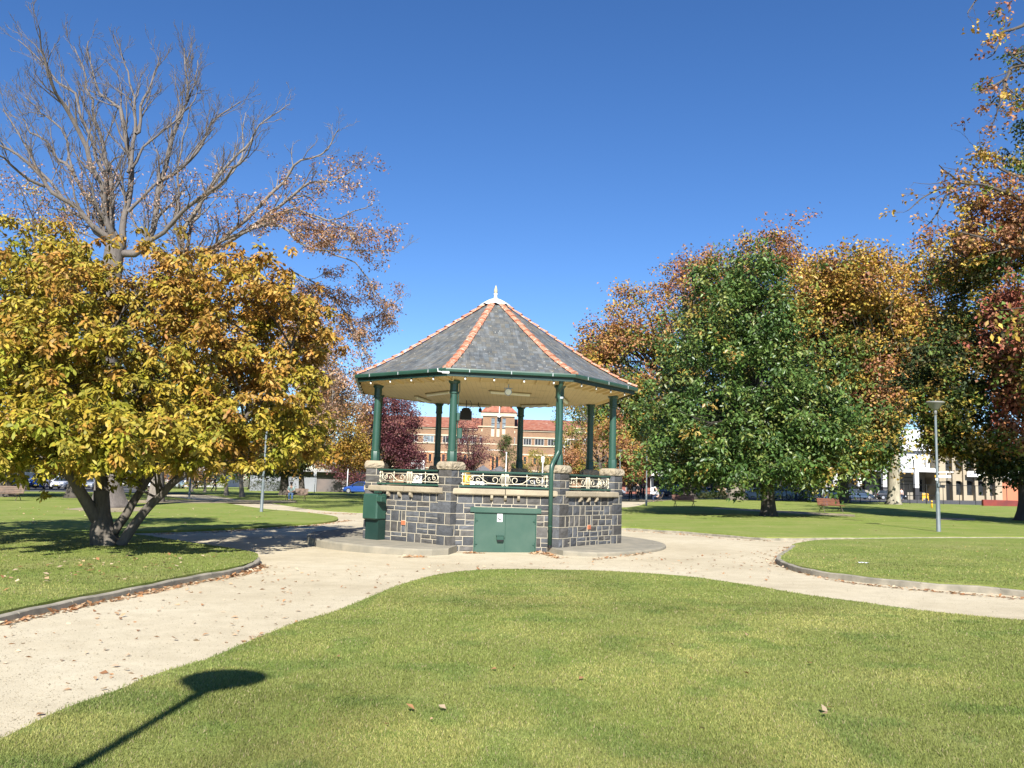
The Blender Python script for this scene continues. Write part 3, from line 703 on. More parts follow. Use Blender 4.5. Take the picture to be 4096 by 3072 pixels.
for r_, z, sc_ in ((.41, 6.45, 1), (.39, 6.48, 1), (.30, 6.55, .6), (.20, 6.61, .3), (.09, 6.66, 0), (.05, 6.68, 0)):
    ring = [mb.av((GX + (r_ + .02 * sc_ * math.cos(8 * 2 * math.pi * j / N)) * math.cos(2 * math.pi * j / N), GY + (r_ + .02 * sc_ * math.cos(8 * 2 * math.pi * j / N)) * math.sin(2 * math.pi * j / N), z + .025 * sc_ * math.cos(8 * 2 * math.pi * j / N))) for j in range(N)]
    if prev:
        for j in range(N): mb.face((prev[j], prev[(j + 1) % N], ring[(j + 1) % N], ring[j]))
    prev = ring
mb.face(prev); mb.build('roof_cap', LEAD, roof, smooth=True)
mb = MB(); mb.lathe([(.055, 6.66), (.05, 6.70), (.042, 6.72), (.042, 6.77), (.058, 6.79), (.05, 6.81), (.042, 6.82)], (GX, GY, 0), 12); fb = mb.build('finial', WHITE, roof, smooth=True)
mb = MB(); mb.lathe([(.042, 6.82), (.052, 6.85), (.045, 6.92), (.018, 7.01), (.004, 7.05)], (GX, GY, 0), 12); mb.build('finial_spike', M('gilded_timber', (.50, .42, .22), (.38, .34, .22), 12), fb, smooth=True)
# downpipe on front right corner
x, y = oc(1, 3.32); vd = Vector((x - GX, y - GY, 0)).normalized(); tn = Vector((-vd.y, vd.x, 0))
P = lambda o_, s_, z: Vector((x, y, z)) + Vector((0, -1, 0)) * o_ + Vector((1, 0, 0)) * s_
mb = MB(); mb.tube([P(.42, -.0, 4.10), P(.42, .0, 4.0), P(.40, 0, 3.93), P(.26, -.03, 3.84), P(.16, -.04, 3.76), P(.16, -.03, 3.68), P(.155, 0, 3.6), P(.155, .02, 3.0), P(.155, .0, 2.45), P(.16, -.01, 2.36), P(.2, -.06, 2.26), P(.29, -.14, 2.10), P(.34, -.17, 2.02), P(.345, -.175, 1.9), P(.345, -.17, .2)], .052, 14)
dp = mb.build('downpipe', GREEN, GZ, smooth=True)
mb = MB(); mb.lathe([(.06, 0), (.06, .05)], P(.155, .02, 3.62), 14); mb.build('pipe_clip', STEEL, dp)
mb = MB(); mb.lathe([(.06, 0), (.06, .025)], P(.345, -.17, .62), 14); mb.build('pipe_collar', GREEN, dp); mb = MB(); mb.lathe([(.06, 0), (.06, .02)], P(.155, .0, 2.40), 14); mb.build('pipe_collar', GREEN, dp)
mb = MB(); mb.lathe([(.05, .14), (.05, .2)], P(.345, -.17, 0), 12); mb.build('pipe_shoe', BLACK, dp)
# ceiling tubes, floodlight, speaker, camera, bulbs
TUBE = M('diffuser', (.92, .90, .74), (.86, .84, .66), 40, .4)
def fluoro(px, py, px2, py2):
    def onc(a, b_):
        r_ = ray(a, b_); t_ = (3.945 - CH) / r_.z; return Vector((r_.x * t_, r_.y * t_, 3.945))
    a, b_ = onc(px, py), onc(px2, py2); d = (b_ - a); L_ = max(.6, min(d.length, 1.3)); an = math.atan2(d.y, d.x); c_ = (a + b_) / 2
    m = MB(); m.box((c_.x, c_.y, 3.94), (L_ + .06, .13, .03), an); f = m.build('fluorescent_light', M('fitting_enamel', (.34, .27, .15), (.28, .22, .12), 4, .5), GZ)
    m = MB(); m.lathe([(.042, -L_ / 2), (.042, L_ / 2)], (0, 0, 0), 8)
    for q_ in range(len(m.v)): p = m.v[q_]; m.v[q_] = c_ + Vector((math.cos(an) * p.z - math.sin(an) * p.x, math.sin(an) * p.z + math.cos(an) * p.x, p.y - .04))
    m.build('tube', TUBE, f)
for a in ((1710, 1574, 1798, 1563), (1666, 1584, 1716, 1602), (1962, 1562, 2118, 1574), (1832, 1615, 1958, 1620), (2088, 1619, 2190, 1617), (2254, 1592, 2268, 1606)): fluoro(*a)
def front_pt(px, py, apo):
    fr = face_frame(0, apo); n = fr.to_3x3() @ Vector((0, 1, 0)); r_ = ray(px, py); o_ = Vector((0, 0, CH)); t_ = (fr.translation - o_).dot(n) / r_.dot(n); return o_ + r_ * t_
c_ = front_pt(2033, 1568, 3.05); c_.z = min(c_.z, 3.80)
mb = MB(); mb.xf = Matrix.Translation(c_) @ Matrix.Rotation(math.pi / 2 + .1, 4, 'X'); mb.lathe([(.05, -.09), (.085, -.04), (.088, .03), (.075, .035)], (0, 0, 0), 18); mb.xf = None; mb.box(c_ + Vector((0, .02, .13)), (.025, .025, .16)); mb.box(c_ + Vector((0, .02, .09)), (.2, .02, .02)); fl_ = mb.build('floodlight', STEEL, GZ)
mb = MB(); mb.xf = Matrix.Translation(c_) @ Matrix.Rotation(math.pi / 2 + .1, 4, 'X'); mb.lathe([(.073, .03), (.07, .042), (.03, .05)], (0, 0, 0), 18); mb.build('lens', M('frosted_lens', (.85, .83, .62), (.8, .78, .6), 3, .25), fl_)
s_ = at(1864, 1656, 24.6); s_.z = 3.56
mb = MB(); mb.box(s_ + Vector((0, 0, -.05)), (.33, .3, .25)); mb.box(s_ + Vector((0, 0, .10)), (.25, .24, .09)); mb.box(s_ + Vector((0, 0, .16)), (.18, .06, .04)); mb.tube([s_ + Vector((0, 0, .15)), s_ + Vector((0, 0, .4))], .012); mb.tube([s_ + Vector((.05, 0, .16)), s_ + Vector((.13, 0, .2)), s_ + Vector((.16, 0, .3)), s_ + Vector((.1, 0, .4))], .008); mb.build('speaker', BLACK, GZ)
s_ = at(1921, 1632, 25.2); mb = MB(); mb.lathe([(.03, -.13), (.05, -.1), (.045, -.03), (.02, 0)], s_, 10); mb.tube([s_, s_ + Vector((-.02, 0, .05)), s_ + Vector((-.06, 0, .07)), (s_.x - .06, s_.y, 3.96)], .014); mb.build('camera_dome', BLACK, GZ)
BULB = M('bulb_glass', (.85, .83, .75), None, 3, .15)
for k in (7, 0, 1, 2, 6):
    for u in (.14, .37, .61, .85):
        a_, b_ = Vector((*oc(k, 3.83), 3.985)), Vector((*oc(k + 1, 3.83), 3.985)); p = a_.lerp(b_, u)
        m = MB(); m.lathe([(.02, .0), (.022, .03), (.02, .045)], p, 8); bb = m.build('bulb_holder', BLACK, GZ)
        m = MB(); m.lathe([(.008, -.06), (.022, -.045), (.022, -.02), (.012, 0)], p, 8); m.build('bulb', BULB, bb, smooth=True)
p = Vector((*oc(0, 3.99), 4.06)) + Vector((-.12, .0, .05)); mb = MB(); mb.tube([p + Vector((-.06, -.03, .04)), p + Vector((-.05, -.03, -.03)), p + Vector((.06, -.03, -.04))], .012); mb.box(p + Vector((.13, -.05, -.05)), (.16, .05, .045), .1); mb.build('security_camera', WHITE, GZ)
# boxes and conduit on the front left column
x, y = oc(0, 3.32)
mb = MB(); mb.tube([(x + .115, y - .03, 2.06), (x + .11, y - .03, 3.64), (x + .135, y - .03, 3.7), (x + .13, y - .03, 3.98)], .012, 6); cd = mb.build('conduit', GREEN, GZ)
mb = MB(); mb.bevbox((x + .125, y - .04, 3.10), (.07, .08, .19), .01); mb.build('switch_box', GREEN, cd); mb = MB(); mb.bevbox((x + .17, y + .05, 2.72), (.11, .1, .25), .015); mb.build('switch_box', GREEN, cd)
# meter cabinet on the left side wall
fr = face_frame(7, APO); mb = MB(); mb.xf = fr
mb.bevbox((-.86, .20, .93), (.5, .34, .62), .03); cab = mb.build('cabinet', GREEN, GZ)
mb = MB(); mb.xf = fr; mb.bevbox((-.52, .33, 1.12), (.17, .15, .14), .015); mb.box((-.66, .3, 1.285), (.14, .12, .03)); mb.build('cabinet_vent', GREEN, cab)
mb = MB(); mb.xf = fr; mb.box((-.86, .14, .40), (.44, .24, .52)); mb.build('cabinet_foot', GREEND, cab)  # darker green puts the shadow under the cabinet into the foot's colour
# ================================================================== trees
def barkmat(name, c1, c2, sc=5):
    m = bpy.data.materials.new(name); nt, b, o = nodes(m); v = objc(nt)
    mp = nt.nodes.new('ShaderNodeMapping'); mp.inputs['Scale'].default_value = (1, 1, .25); nt.links.new(v, mp.inputs[0])
    n1 = noi(nt, mp.outputs[0], sc, 6, .65); n2 = noi(nt, mp.outputs[0], sc * 5, 5, .7)
    nt.links.new(mixc(nt, .4, ramp(nt, n1, [(.35, c1), (.65, c2)]), ramp(nt, n2, [(.3, tuple(x * .6 for x in c1)), (.7, tuple(min(1, x * 1.2) for x in c2))])), b.inputs['Base Color'])
    b.inputs['Roughness'].default_value = .95; bump(nt, b, n2, .8, .03); return m
B_GREY = barkmat('grey_bark', (.085, .072, .065), (.17, .148, .13)); B_DARK = barkmat('dark_bark', (.05, .042, .035), (.10, .085, .07))
B_MAG = barkmat('magnolia_bark', (.06, .05, .04), (.15, .13, .105), 3); B_PLANE = barkmat('plane_bark', (.13, .115, .085), (.40, .36, .27), 1.6)
B_PALE = barkmat('pale_bark', (.12, .10, .085), (.24, .21, .175))
def wob(p, s, a): return Vector(p) + Vector((noise.noise(Vector(p) * s), noise.noise(Vector(p) * s + Vector((9, 0, 0))), noise.noise(Vector(p) * s + Vector((0, 7, 0))))) * a
def curve(pts, n=6):
    return smooth_poly([tuple(p) for p in pts], n, False)
def flared(mb, pts, rad, n=12, flare=1.6, fh=.9):
    """trunk with root flare; pts from ground up"""
    P = [Vector(p) for p in pts]; z0 = P[0].z; c = curve(P, 6); m = len(c); rr = []
    for k in range(m):
        t = k / (m - 1); i = min(int(t * (len(rad) - 1)), len(rad) - 2); u = t * (len(rad) - 1) - i; r_ = rad[i] * (1 - u) + rad[i + 1] * u
        h = c[k].z - z0; rr.append(r_ * (1 + (flare - 1) * math.exp(-h / fh * 2.2)))
    s = len(mb.v); mb.tube(c, rr, n)
    for q in range(s, len(mb.v)):
        p = mb.v[q]; h = p.z - z0; a = math.atan2(p.y - c[0].y, p.x - c[0].x)
        k = .16 * math.exp(-h / fh) * math.sin(a * 5 + 1) + .05 * noise.noise(p * 1.7)
        ctr = c[min(range(m), key=lambda j: abs(c[j].z - p.z))]; d = Vector((p.x - ctr.x, p.y - ctr.y, 0)); mb.v[q] = p + d * k
def clumps(ells, dens, seed, freq=.35, gap=-.12, inner=.45, ruff=.28):
    """clump centres in a union of ellipsoids: (centre, radii, weight, palette)"""
    g = np.random.default_rng(seed); C, K = [], []
    for q, (c, r, wgt, pal) in enumerate(ells):
        area = 4 * math.pi * ((r[0] * r[1] + r[0] * r[2] + r[1] * r[2]) / 3); n = int(area * dens * wgt)
        d = nrmz(g.normal(size=(n, 3))); rr = g.uniform(inner, 1, n) ** .55 * (1 + (g.random(n) < .2) * np.abs(g.normal(0, .17, n)))
        for k in range(n):
            dv = Vector(d[k]); f = 1 + ruff * 1.6 * noise.noise(dv * 2.3 + Vector((seed, q * 3.1, 0))) + ruff * noise.noise(dv * 6 + Vector((seed, q, 5)))
            p = np.array(c) + d[k] * np.array(r) * rr[k] * f
            nv = noise.noise(Vector(p) * freq + Vector((seed * 1.7, 0, 0))) + .5 * noise.noise(Vector(p) * freq * 2.6)
            if nv > gap: C.append(p); K.append(pal)
    return np.array(C), K
PAL = dict(
 olive=[(.33, .265, .028), (.40, .30, .032), (.27, .235, .028), (.44, .33, .045), (.40, .225, .038)],
 ygreen=[(.32, .305, .028), (.40, .355, .035), (.27, .27, .028), (.44, .32, .045)],
 tan=[(.40, .22, .045), (.46, .26, .05), (.34, .18, .035), (.44, .30, .05), (.34, .25, .035)],
 green=[(.065, .125, .026), (.09, .155, .033), (.05, .10, .022), (.12, .19, .042), (.19, .23, .055)],
 gmix=[(.10, .15, .03), (.15, .18, .03), (.07, .12, .025), (.22, .2, .04), (.26, .17, .04)],
 rust=[(.30, .13, .055), (.34, .17, .07), (.26, .12, .06), (.36, .21, .09), (.22, .10, .05)],
 pink=[(.42, .28, .19), (.48, .34, .25), (.36, .22, .14), (.38, .20, .09), (.30, .18, .12)],
 gold=[(.42, .27, .045), (.38, .22, .045), (.46, .32, .06), (.34, .18, .045), (.28, .22, .04)],
 red=[(.28, .085, .05), (.32, .11, .07), (.22, .07, .04), (.30, .14, .08)],
 purple=[(.13, .04, .05), (.17, .055, .06), (.10, .03, .04), (.22, .09, .08)],
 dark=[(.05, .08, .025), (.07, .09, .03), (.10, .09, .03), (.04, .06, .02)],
 yellow=[(.36, .30, .05), (.30, .27, .05), (.40, .32, .07), (.24, .24, .05)],
 cyp=[(.09, .13, .035), (.12, .15, .04), (.07, .10, .03), (.16, .15, .05)])
for k_ in ('gold', 'rust', 'red', 'gmix'): PAL[k_] = [tuple(1.25 * x for x in c_) for c_ in PAL[k_]]
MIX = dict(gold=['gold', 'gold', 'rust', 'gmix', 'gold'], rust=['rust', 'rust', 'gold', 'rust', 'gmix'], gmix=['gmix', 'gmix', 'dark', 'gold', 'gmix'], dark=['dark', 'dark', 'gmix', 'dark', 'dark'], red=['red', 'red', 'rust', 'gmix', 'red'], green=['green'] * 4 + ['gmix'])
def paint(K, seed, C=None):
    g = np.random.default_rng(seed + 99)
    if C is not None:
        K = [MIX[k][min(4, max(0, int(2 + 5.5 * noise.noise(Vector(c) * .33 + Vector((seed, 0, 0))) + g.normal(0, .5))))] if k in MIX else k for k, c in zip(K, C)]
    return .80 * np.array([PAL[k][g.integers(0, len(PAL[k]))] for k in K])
def ell(px, py, rx, ry, d, rd=None, w=1, pal='green'):
    """ellipsoid of crown surveyed from the photo: image centre and half sizes in px, distance, depth radius in m"""
    c = at(px, py, d); a, b_ = rx * d / F, ry * d / F
    return (tuple(c), (a, rd if rd else (a + b_) / 2, b_), w, pal)
def limbs(mb, C, start, r0, n, seed, sub=3, up=.35):
    g = random.Random(seed); C = [Vector(c) for c in C]
    if not C: return
    for _ in range(n):
        e = g.choice(C); s = start[0].lerp(start[1], g.random()); m = s.lerp(e, .45) + Vector((0, 0, (e - s).length * up * g.uniform(.2, .9))); m = wob(m, .7, .5)
        L_ = (e - s).length; q = [s * (1 - t) ** 2 + m * 2 * t * (1 - t) + e * t * t for t in [k / 6 for k in range(7)]]; q = [q[0]] + [wob(a, .9, .05 * L_) for a in q[1:]]
        ra = r0 * g.uniform(.45, 1); mb.tube(q, [ra * (1 - .85 * k / 6) for k in range(7)], 6)
        near = sorted(g.sample(C, min(len(C), 90)), key=lambda c: (c - q[4]).length)[:sub * 2]
        for e2 in near[:sub]:
            k = g.choice((2, 3, 4)); a = q[k]; mm = wob(a.lerp(e2, .5), 1, .4)
            mb.tube([a, mm, e2], [ra * .45 * (1 - k / 8), ra * .25, .012], 4)
        for e2 in near[sub:]:
            a = q[5]; mb.tube([a, wob(a.lerp(e2, .5), 1.3, .3), e2], [ra * .25, ra * .14, .01], 3)
def tree(name, label, cat, base, r0, top, ells, dens, k, rad, L, W, seed, bark=B_GREY, mat=LEAF, mode='rnd', nl=26, group=None, gap=-.12, freq=.35, ruff=.28, inner=.45, flare=1.6, lr=.4, up=.35, jit=.22):
    """base: ground point, top: where the trunk ends in limbs"""
    t = thing(name, label, cat, base, 0, group)
    C, K = clumps(ells, dens, seed, freq, gap, inner, ruff)
    mb = MB(); b = Vector(base); tp = Vector(top); mid = wob(b.lerp(tp, .5), .5, .35)
    flared(mb, [b - Vector((0, 0, .1)), mid, tp], [r0, r0 * .82, r0 * .55], 12, flare)
    limbs(mb, list(C), (b.lerp(tp, .55), tp), r0 * lr, nl, seed, up=up)
    mb.build('trunk', bark, t, smooth=True)
    cr_ = leaves('crown', C, paint(K, seed, C), k, rad, L, W, mat, t, mode, jit=jit, hexa=seed == 21)
    return t
def branchy(mb, pts, r0, r1, rnd, depth, dens, ln, twig=.007, upb=.25, spread=.75, drop=0.0):
    """limb polyline with recursive side branches; returns twig tips"""
    tips = []; n = len(pts); mb.tube(pts, [r0 + (r1 - r0) * k / (n - 1) for k in range(n)], 6 if r0 > .06 else (4 if r0 > .02 else 3), cap=False)
    L_ = sum((pts[k + 1] - pts[k]).length for k in range(n - 1))
    if depth == 0: return [pts[-1], pts[n // 2]]
    m = max(2, int(L_ * dens)); 
    for j in range(m):
        t = .18 + .82 * (j + rnd.random()) / m if depth > 1 else .1 + .9 * (j + rnd.random()) / m
        f = t * (n - 1); i = min(int(f), n - 2); p = pts[i].lerp(pts[i + 1], f - i); d = (pts[i + 1] - pts[i]).normalized(); rr = (r0 + (r1 - r0) * t)
        side = Vector((rnd.gauss(0, 1), rnd.gauss(0, 1), rnd.gauss(0, 1))); side -= d * side.dot(d); side.normalize()
        nd = (d + side * spread * rnd.uniform(.55, 1.3) + Vector((0, 0, upb - drop))).normalized(); l = ln * rnd.uniform(.5, 1.15) * (1 - .55 * t); cr2 = max(twig, rr * rnd.uniform(.35, .6)); seg = 5 if depth > 1 else 3
        q = [p]; cd = nd
        for s in range(seg):
            cd = (cd + Vector((rnd.gauss(0, .16), rnd.gauss(0, .16), rnd.gauss(0, .14) + upb * .25 - drop * .35))).normalized(); q.append(q[-1] + cd * l / seg)
        tips += branchy(mb, q, min(cr2, rr * .8), max(twig * .7, cr2 * .25), rnd, depth - 1, dens * 1.9, ln * .42, twig, upb, spread, drop)
    return tips
# --- front yellow magnolia on the kerbed bed
def stem(mb, px, d0, d1, r0, r1, n=10):
    P = [at(a, b_, d0 + (d1 - d0) * k / (len(px) - 1)) for k, (a, b_) in enumerate(px)]; c = curve(P, 5); m = len(c)
    c = [c[0]] + [wob(p, 2.2, .035) for p in c[1:]]
    mb.tube(c, [r0 + (r1 - r0) * k / (m - 1) for k in range(m)], n); return c
MB0 = gp(440, 2196); D1 = MB0.y
t = thing('magnolia_tree', 'yellow magnolia with several leaning stems rising from the kerbed lawn at the left', 'tree', MB0)
E1 = [ell(250, 1560, 330, 330, D1 - .3, 2.9, 1, 'olive'), ell(620, 1560, 400, 290, D1 - .6, 2.9, 1, 'ygreen'), ell(300, 1280, 250, 230, D1, 2.4, .9, 'olive'),
      ell(1010, 1560, 260, 250, D1 - .2, 2.4, .9, 'olive'), ell(880, 1210, 330, 200, D1 + .5, 2.3, .95, 'tan'), ell(1140, 1320, 190, 220, D1 + .6, 2.0, .95, 'tan'),
      ell(560, 1110, 210, 150, D1 + .8, 1.8, .7, 'tan'), ell(150, 1790, 270, 95, D1 - 2.6, 2.4, 1, 'olive'), ell(600, 1790, 310, 95, D1 - 2.8, 2.0, 1, 'ygreen'), ell(1090, 1760, 200, 120, D1 + .2, 1.9, .9, 'tan'), ell(930, 1835, 90, 60, D1 - 1.8, .6, 1, 'ygreen'), ell(-60, 1600, 200, 250, D1, 2, .8, 'olive'), ell(430, 1720, 340, 120, D1 - 3, 1.5, .9, 'olive')]
C, K = clumps(E1, 17, 11, .95, -.03, .45, .36)
# the brown tint spreads to the upper right of the crown
for q in range(len(C)):
    hh = (C[q][2] - 3.2) * .28 + (C[q][0] + 9) * .11 + .9 * noise.noise(Vector(C[q]) * .9)
    K[q] = 'tan' if hh > .62 else ('olive' if hh > -.05 else 'ygreen')
mb = MB()
flared(mb, [MB0 + Vector((-.05, 0, -.1)), at(410, 2120, D1), at(408, 2060, D1), at(405, 1960, D1)], [.27, .26, .19, .16], 12, 1.35, .5)
st1 = stem(mb, [(405, 2110), (350, 2010), (300, 1930), (240, 1850), (170, 1700), (120, 1500)], D1, D1 - 1.2, .15, .05)
st2 = stem(mb, [(408, 2060), (408, 1960), (400, 1850), (430, 1700), (400, 1500), (450, 1300)], D1, D1 + .5, .16, .04)
st3 = stem(mb, [(455, 2130), (500, 2060), (560, 1970), (620, 1880), (760, 1720), (900, 1560), (960, 1400)], D1, D1 + .8, .115, .03)
st4 = stem(mb, [(478, 2185), (520, 2120), (590, 2030), (700, 1925), (860, 1800), (1000, 1650), (1130, 1500), (1180, 1330)], D1 - .1, D1 + .2, .125, .03)
st5 = stem(mb, [(560, 1970), (600, 1800), (560, 1600), (600, 1330), (680, 1150)], D1 + .2, D1 + 1, .08, .02)
lc = [Vector(c) for c in C]; rr_ = random.Random(4)
for s_ in (st1, st2, st3, st4, st5):
    for _ in range(26):
        a = s_[rr_.randrange(len(s_) // 3, len(s_))]; e = min(rr_.sample(lc, 60), key=lambda c: abs((c - a).length - 1.3)); mid_ = wob(a.lerp(e, .5) + Vector((0, 0, .12)), 2, .15)
        mb.tube([a, mid_, e], [.03, .02, .008], 5)
        for e2 in sorted(rr_.sample(lc, 200), key=lambda c: (c - e).length)[:3]: mb.tube([mid_, mid_.lerp(e2, .6) + Vector((0, 0, .05)), e2], [.015, .01, .005], 4)
mb.build('trunk', B_MAG, t, smooth=True)
leaves('crown', C, paint(K, 3), 25, .05, .145, .066, LEAF, t, 'whorl', jit=.28, hexa=True)
# pale bare limbs of it that stand clear of the leaves are part of the trunk above
t = tree('magnolia_tree', 'olive yellow leafed tree cut by the left edge, beside the bare tree', 'tree', gp(-330, 2140), .22, at(-200, 1700, 21.5),
     [ell(120, 1000, 190, 130, 21.5, 1.9, 1, 'olive'), ell(60, 1150, 250, 170, 21.5, 2.2, 1, 'ygreen'), ell(-120, 1300, 300, 350, 21.5, 2.4, .8, 'olive'), ell(280, 1060, 90, 90, 21, 1, .8, 'olive'), ((-13.6, 15.5, 3.6), (3.0, 2.8, 1.5), 1, 'olive'), ((-15, 20, 4.2), (3.2, 3, 1.8), 1, 'olive')], 13, 18, .06, .155, .062, 21, B_MAG, LEAF, 'whorl', 24, gap=-.15, freq=.9)  # last two crown lobes lie out of frame, added to shade the left bed
# --- the big bare tree
def zz(l, s=.603, ox=0, oy=0): return [(ox + a * s, oy + b_ * s) for a, b_ in l]
BB = gp(440, 2034); D2 = BB.y; rnd = random.Random(5)
t = thing('bare_tree', 'tall bare tree with a thick pale trunk and fanned leafless limbs against the sky', 'tree', BB)
mb = MB(); flared(mb, [BB - Vector((0, 0, .1)), at(432, 1850, D2), at(420, 1500, D2), at(440, 1180, D2), at(458, 985, D2)], [.62, .58, .55, .52, .46], 16, 1.7, 1.4)
L2 = [[(770, 1640), (620, 1480), (400, 1270), (200, 1070), (0, 900), (-150, 760)], [(760, 1640), (700, 1400), (600, 1000), (430, 640), (370, 480), (290, 250), (240, 60)],
      [(765, 1560), (740, 1200), (690, 950), (650, 750), (560, 420), (490, 200)], [(740, 1560), (690, 1150), (600, 850), (500, 560), (340, 380), (130, 150)],
      [(830, 1500), (850, 1100), (820, 740), (740, 560), (650, 480), (590, 150)], [(850, 1100), (900, 800), (915, 600), (860, 400), (810, 200)], [(900, 820), (960, 600), (1000, 430), (1030, 280)],
      [(980, 1600), (1070, 1150), (1180, 750), (1250, 550), (1210, 200)], [(1070, 1150), (1300, 960), (1450, 720), (1590, 560)], [(850, 1380), (1050, 1180), (1250, 1000), (1420, 760)],
      [(740, 1600), (500, 1130), (380, 980), (230, 800), (130, 700)], [(1000, 1600), (1300, 1300), (1550, 1100), (1700, 850)], [(690, 1580), (400, 1280), (150, 870), (0, 640)], [(1180, 750), (1270, 520), (1330, 300)],
      [(300, 1200), (100, 1060), (-120, 1000)], [(880, 1060), (1000, 850), (1180, 690), (1240, 640)], [(500, 1130), (400, 800), (260, 650), (180, 560)]]
tips = []
for k, l in enumerate(L2):
    dz = rnd.uniform(-5, 5) if k else -3; px = [(a, 1010 - (1010 - b_) * .92) for a, b_ in zz(l)]
    P = [at(a, b_, D2 + dz * (j / (len(px) - 1)) ** 1.2) for j, (a, b_) in enumerate(px)]
    if k in (0, 1, 2, 3, 4, 7, 10, 11, 12): P = [Vector(at(458, 1010, D2))] + P
    c = curve(P, 4); c = [c[0]] + [wob(wob(p, .6, .35), 2.2, .08) for p in c[1:]]
    tips += branchy(mb, c, (.21, .21, .19, .16, .2, .11, .09, .21, .1, .09, .15, .16, .14, .07, .09, .07, .07)[k], .025, rnd, 3, 1.3, 3.7, .013, .32, .62)
mb.build('trunk', B_GREY, t, smooth=True)
g = np.random.default_rng(5); tp = np.array([tuple(p) for p in tips]); low = tp[(tp[:, 2] < 17) & (g.random(len(tp)) < .5)]
leaves('crown', low, paint(['pink'] * len(low), 5), 4, .25, .16, .08, LEAF, t)
# --- half bare tree with dry pinkish leaves
BC = gp(622, 2012); D3 = BC.y; rnd = random.Random(9)
t = thing('half_bare_tree', 'wide half bare tree with dry pinkish leaves on limbs reaching towards the bandstand roof', 'tree', BC)
mb = MB(); flared(mb, [BC - Vector((0, 0, .1)), at(640, 1800, D3), at(690, 1500, D3), at(730, 1180, D3)], [.38, .35, .33, .3], 12, 1.6, 1.2)
L3 = [[(50, 1400), (50, 1100), (160, 850), (300, 650), (450, 470), (600, 300), (760, 200)], [(50, 1400), (90, 1050), (230, 780), (390, 640), (440, 440), (470, 250)], [(80, 1350), (300, 1100), (600, 830), (800, 620), (1000, 480), (1090, 350)],
      [(120, 1300), (500, 1000), (780, 800), (900, 730), (1070, 690), (1230, 600)], [(100, 1250), (250, 1130), (450, 1040), (700, 1000), (900, 1150), (1200, 1170), (1480, 1180)], [(450, 1040), (700, 930), (1000, 960), (1300, 850)],
      [(300, 1200), (700, 1300), (1000, 1400), (1200, 1640), (1400, 1560), (1530, 1450)], [(1000, 1160), (1250, 1300), (1350, 1480), (1330, 1640)], [(500, 1000), (800, 900), (1100, 1000), (1300, 1060)], [(50, 1200), (0, 900), (50, 500), (130, 200)], [(60, 1300), (-150, 1100), (-300, 900), (-400, 650)],
      [(700, 1300), (1050, 1500), (1250, 1900), (1270, 2150)], [(900, 1400), (1000, 1800), (1050, 2200)]]
tips = []
for k, l in enumerate(L3):
    dz = rnd.uniform(-5, 5); px = zz(l, .603, 700, 300); P = [at(a, b_, D3 + dz * (j / (len(px) - 1)) ** 1.2) for j, (a, b_) in enumerate(px)]
    if k in (0, 1, 2, 3, 4, 6, 9, 10): P = [Vector(at(730, 1200, D3))] + P
    c = curve(P, 4); c = [c[0]] + [wob(wob(p, .6, .35), 2.2, .08) for p in c[1:]]
    tips += branchy(mb, c, (.2, .16, .19, .17, .15, .09, .08, .06, .08, .16, .15, .06, .05)[k], .02, rnd, 3, 1.2, 3.1, .013, .18, .75, .05 if k < 5 else .3)
mb.build('trunk', B_PALE, t, smooth=True)
tp = np.array([tuple(p) for p in tips]); g = np.random.default_rng(8)
px_ = np.array([(2048 + F * p[0] / (p[1]), 1932 - F * (p[2] - CH) / p[1]) for p in tp]); pr_ = np.clip((px_[:, 1] - 560) / 600, 0, 1) * np.clip((px_[:, 0] - 650) / 500, .25, 1)
kp = (g.random(len(tp)) < pr_ * .95) & (px_[:, 0] < 1580); low = tp[kp]
C3, K3 = clumps([ell(1150, 1280, 190, 130, 48, 4, .55, 'rust'), ell(1000, 1420, 260, 200, 48, 5, .6, 'tan'), ell(1280, 1560, 90, 220, 46, 3, .5, 'pink'), ell(1230, 1760, 130, 100, 46, 3, .6, 'tan'), ell(1150, 860, 170, 70, 50, 3, .3, 'pink'), ell(1380, 700, 90, 90, 50, 3, .35, 'pink')], 5.2, 39, .5, -.1, .2, .35)
low = np.concatenate([low, C3]); K3 = ['pink' if g.random() < .72 else 'rust' for _ in range(len(low) - len(K3))] + K3
leaves('crown', low, paint(K3, 6), 11, .22, .19, .11, LEAF, t)
# filler: leafy low crown behind both, seen down to the lawn
tree('autumn_tree', 'low brown and yellow leafed tree just left of the bandstand, behind the front magnolia', 'tree', gbase(1210, 84), .3, at(1200, 1800, 84), [ell(1180, 1640, 210, 190, 84, 4, .8, 'rust'), ell(1250, 1400, 130, 170, 66, 3, .5, 'rust'), ell(1330, 1720, 140, 130, 84, 3.5, .9, 'tan'), ell(1060, 1780, 200, 110, 84, 4, 1, 'gmix'), ell(1340, 1560, 110, 110, 70, 3, .45, 'pink'), ell(1400, 1820, 90, 60, 84, 2, .6, 'tan')], 5.5, 26, .38, .22, .14, 31, B_DARK, nl=40)
tree('autumn_tree', 'rusty crown behind the top of the front magnolia, between the bare trees', 'tree', gbase(300, 60), .45, at(300, 1500, 60), [ell(560, 1150, 260, 120, 58, 4, .4, 'pink'), ell(150, 850, 150, 100, 58, 4, .3, 'rust'), ell(700, 1250, 300, 150, 58, 5, .5, 'tan'), ell(60, 700, 90, 60, 58, 2, .25, 'pink'), ell(300, 1450, 430, 230, 52, 5, 1, 'dark'), ell(700, 1550, 250, 150, 50, 4, 1, 'gmix')], 2.4, 22, .38, .2, .13, 33, B_DARK, nl=40)
DK = 'dense dark trees shading the car park at the left'
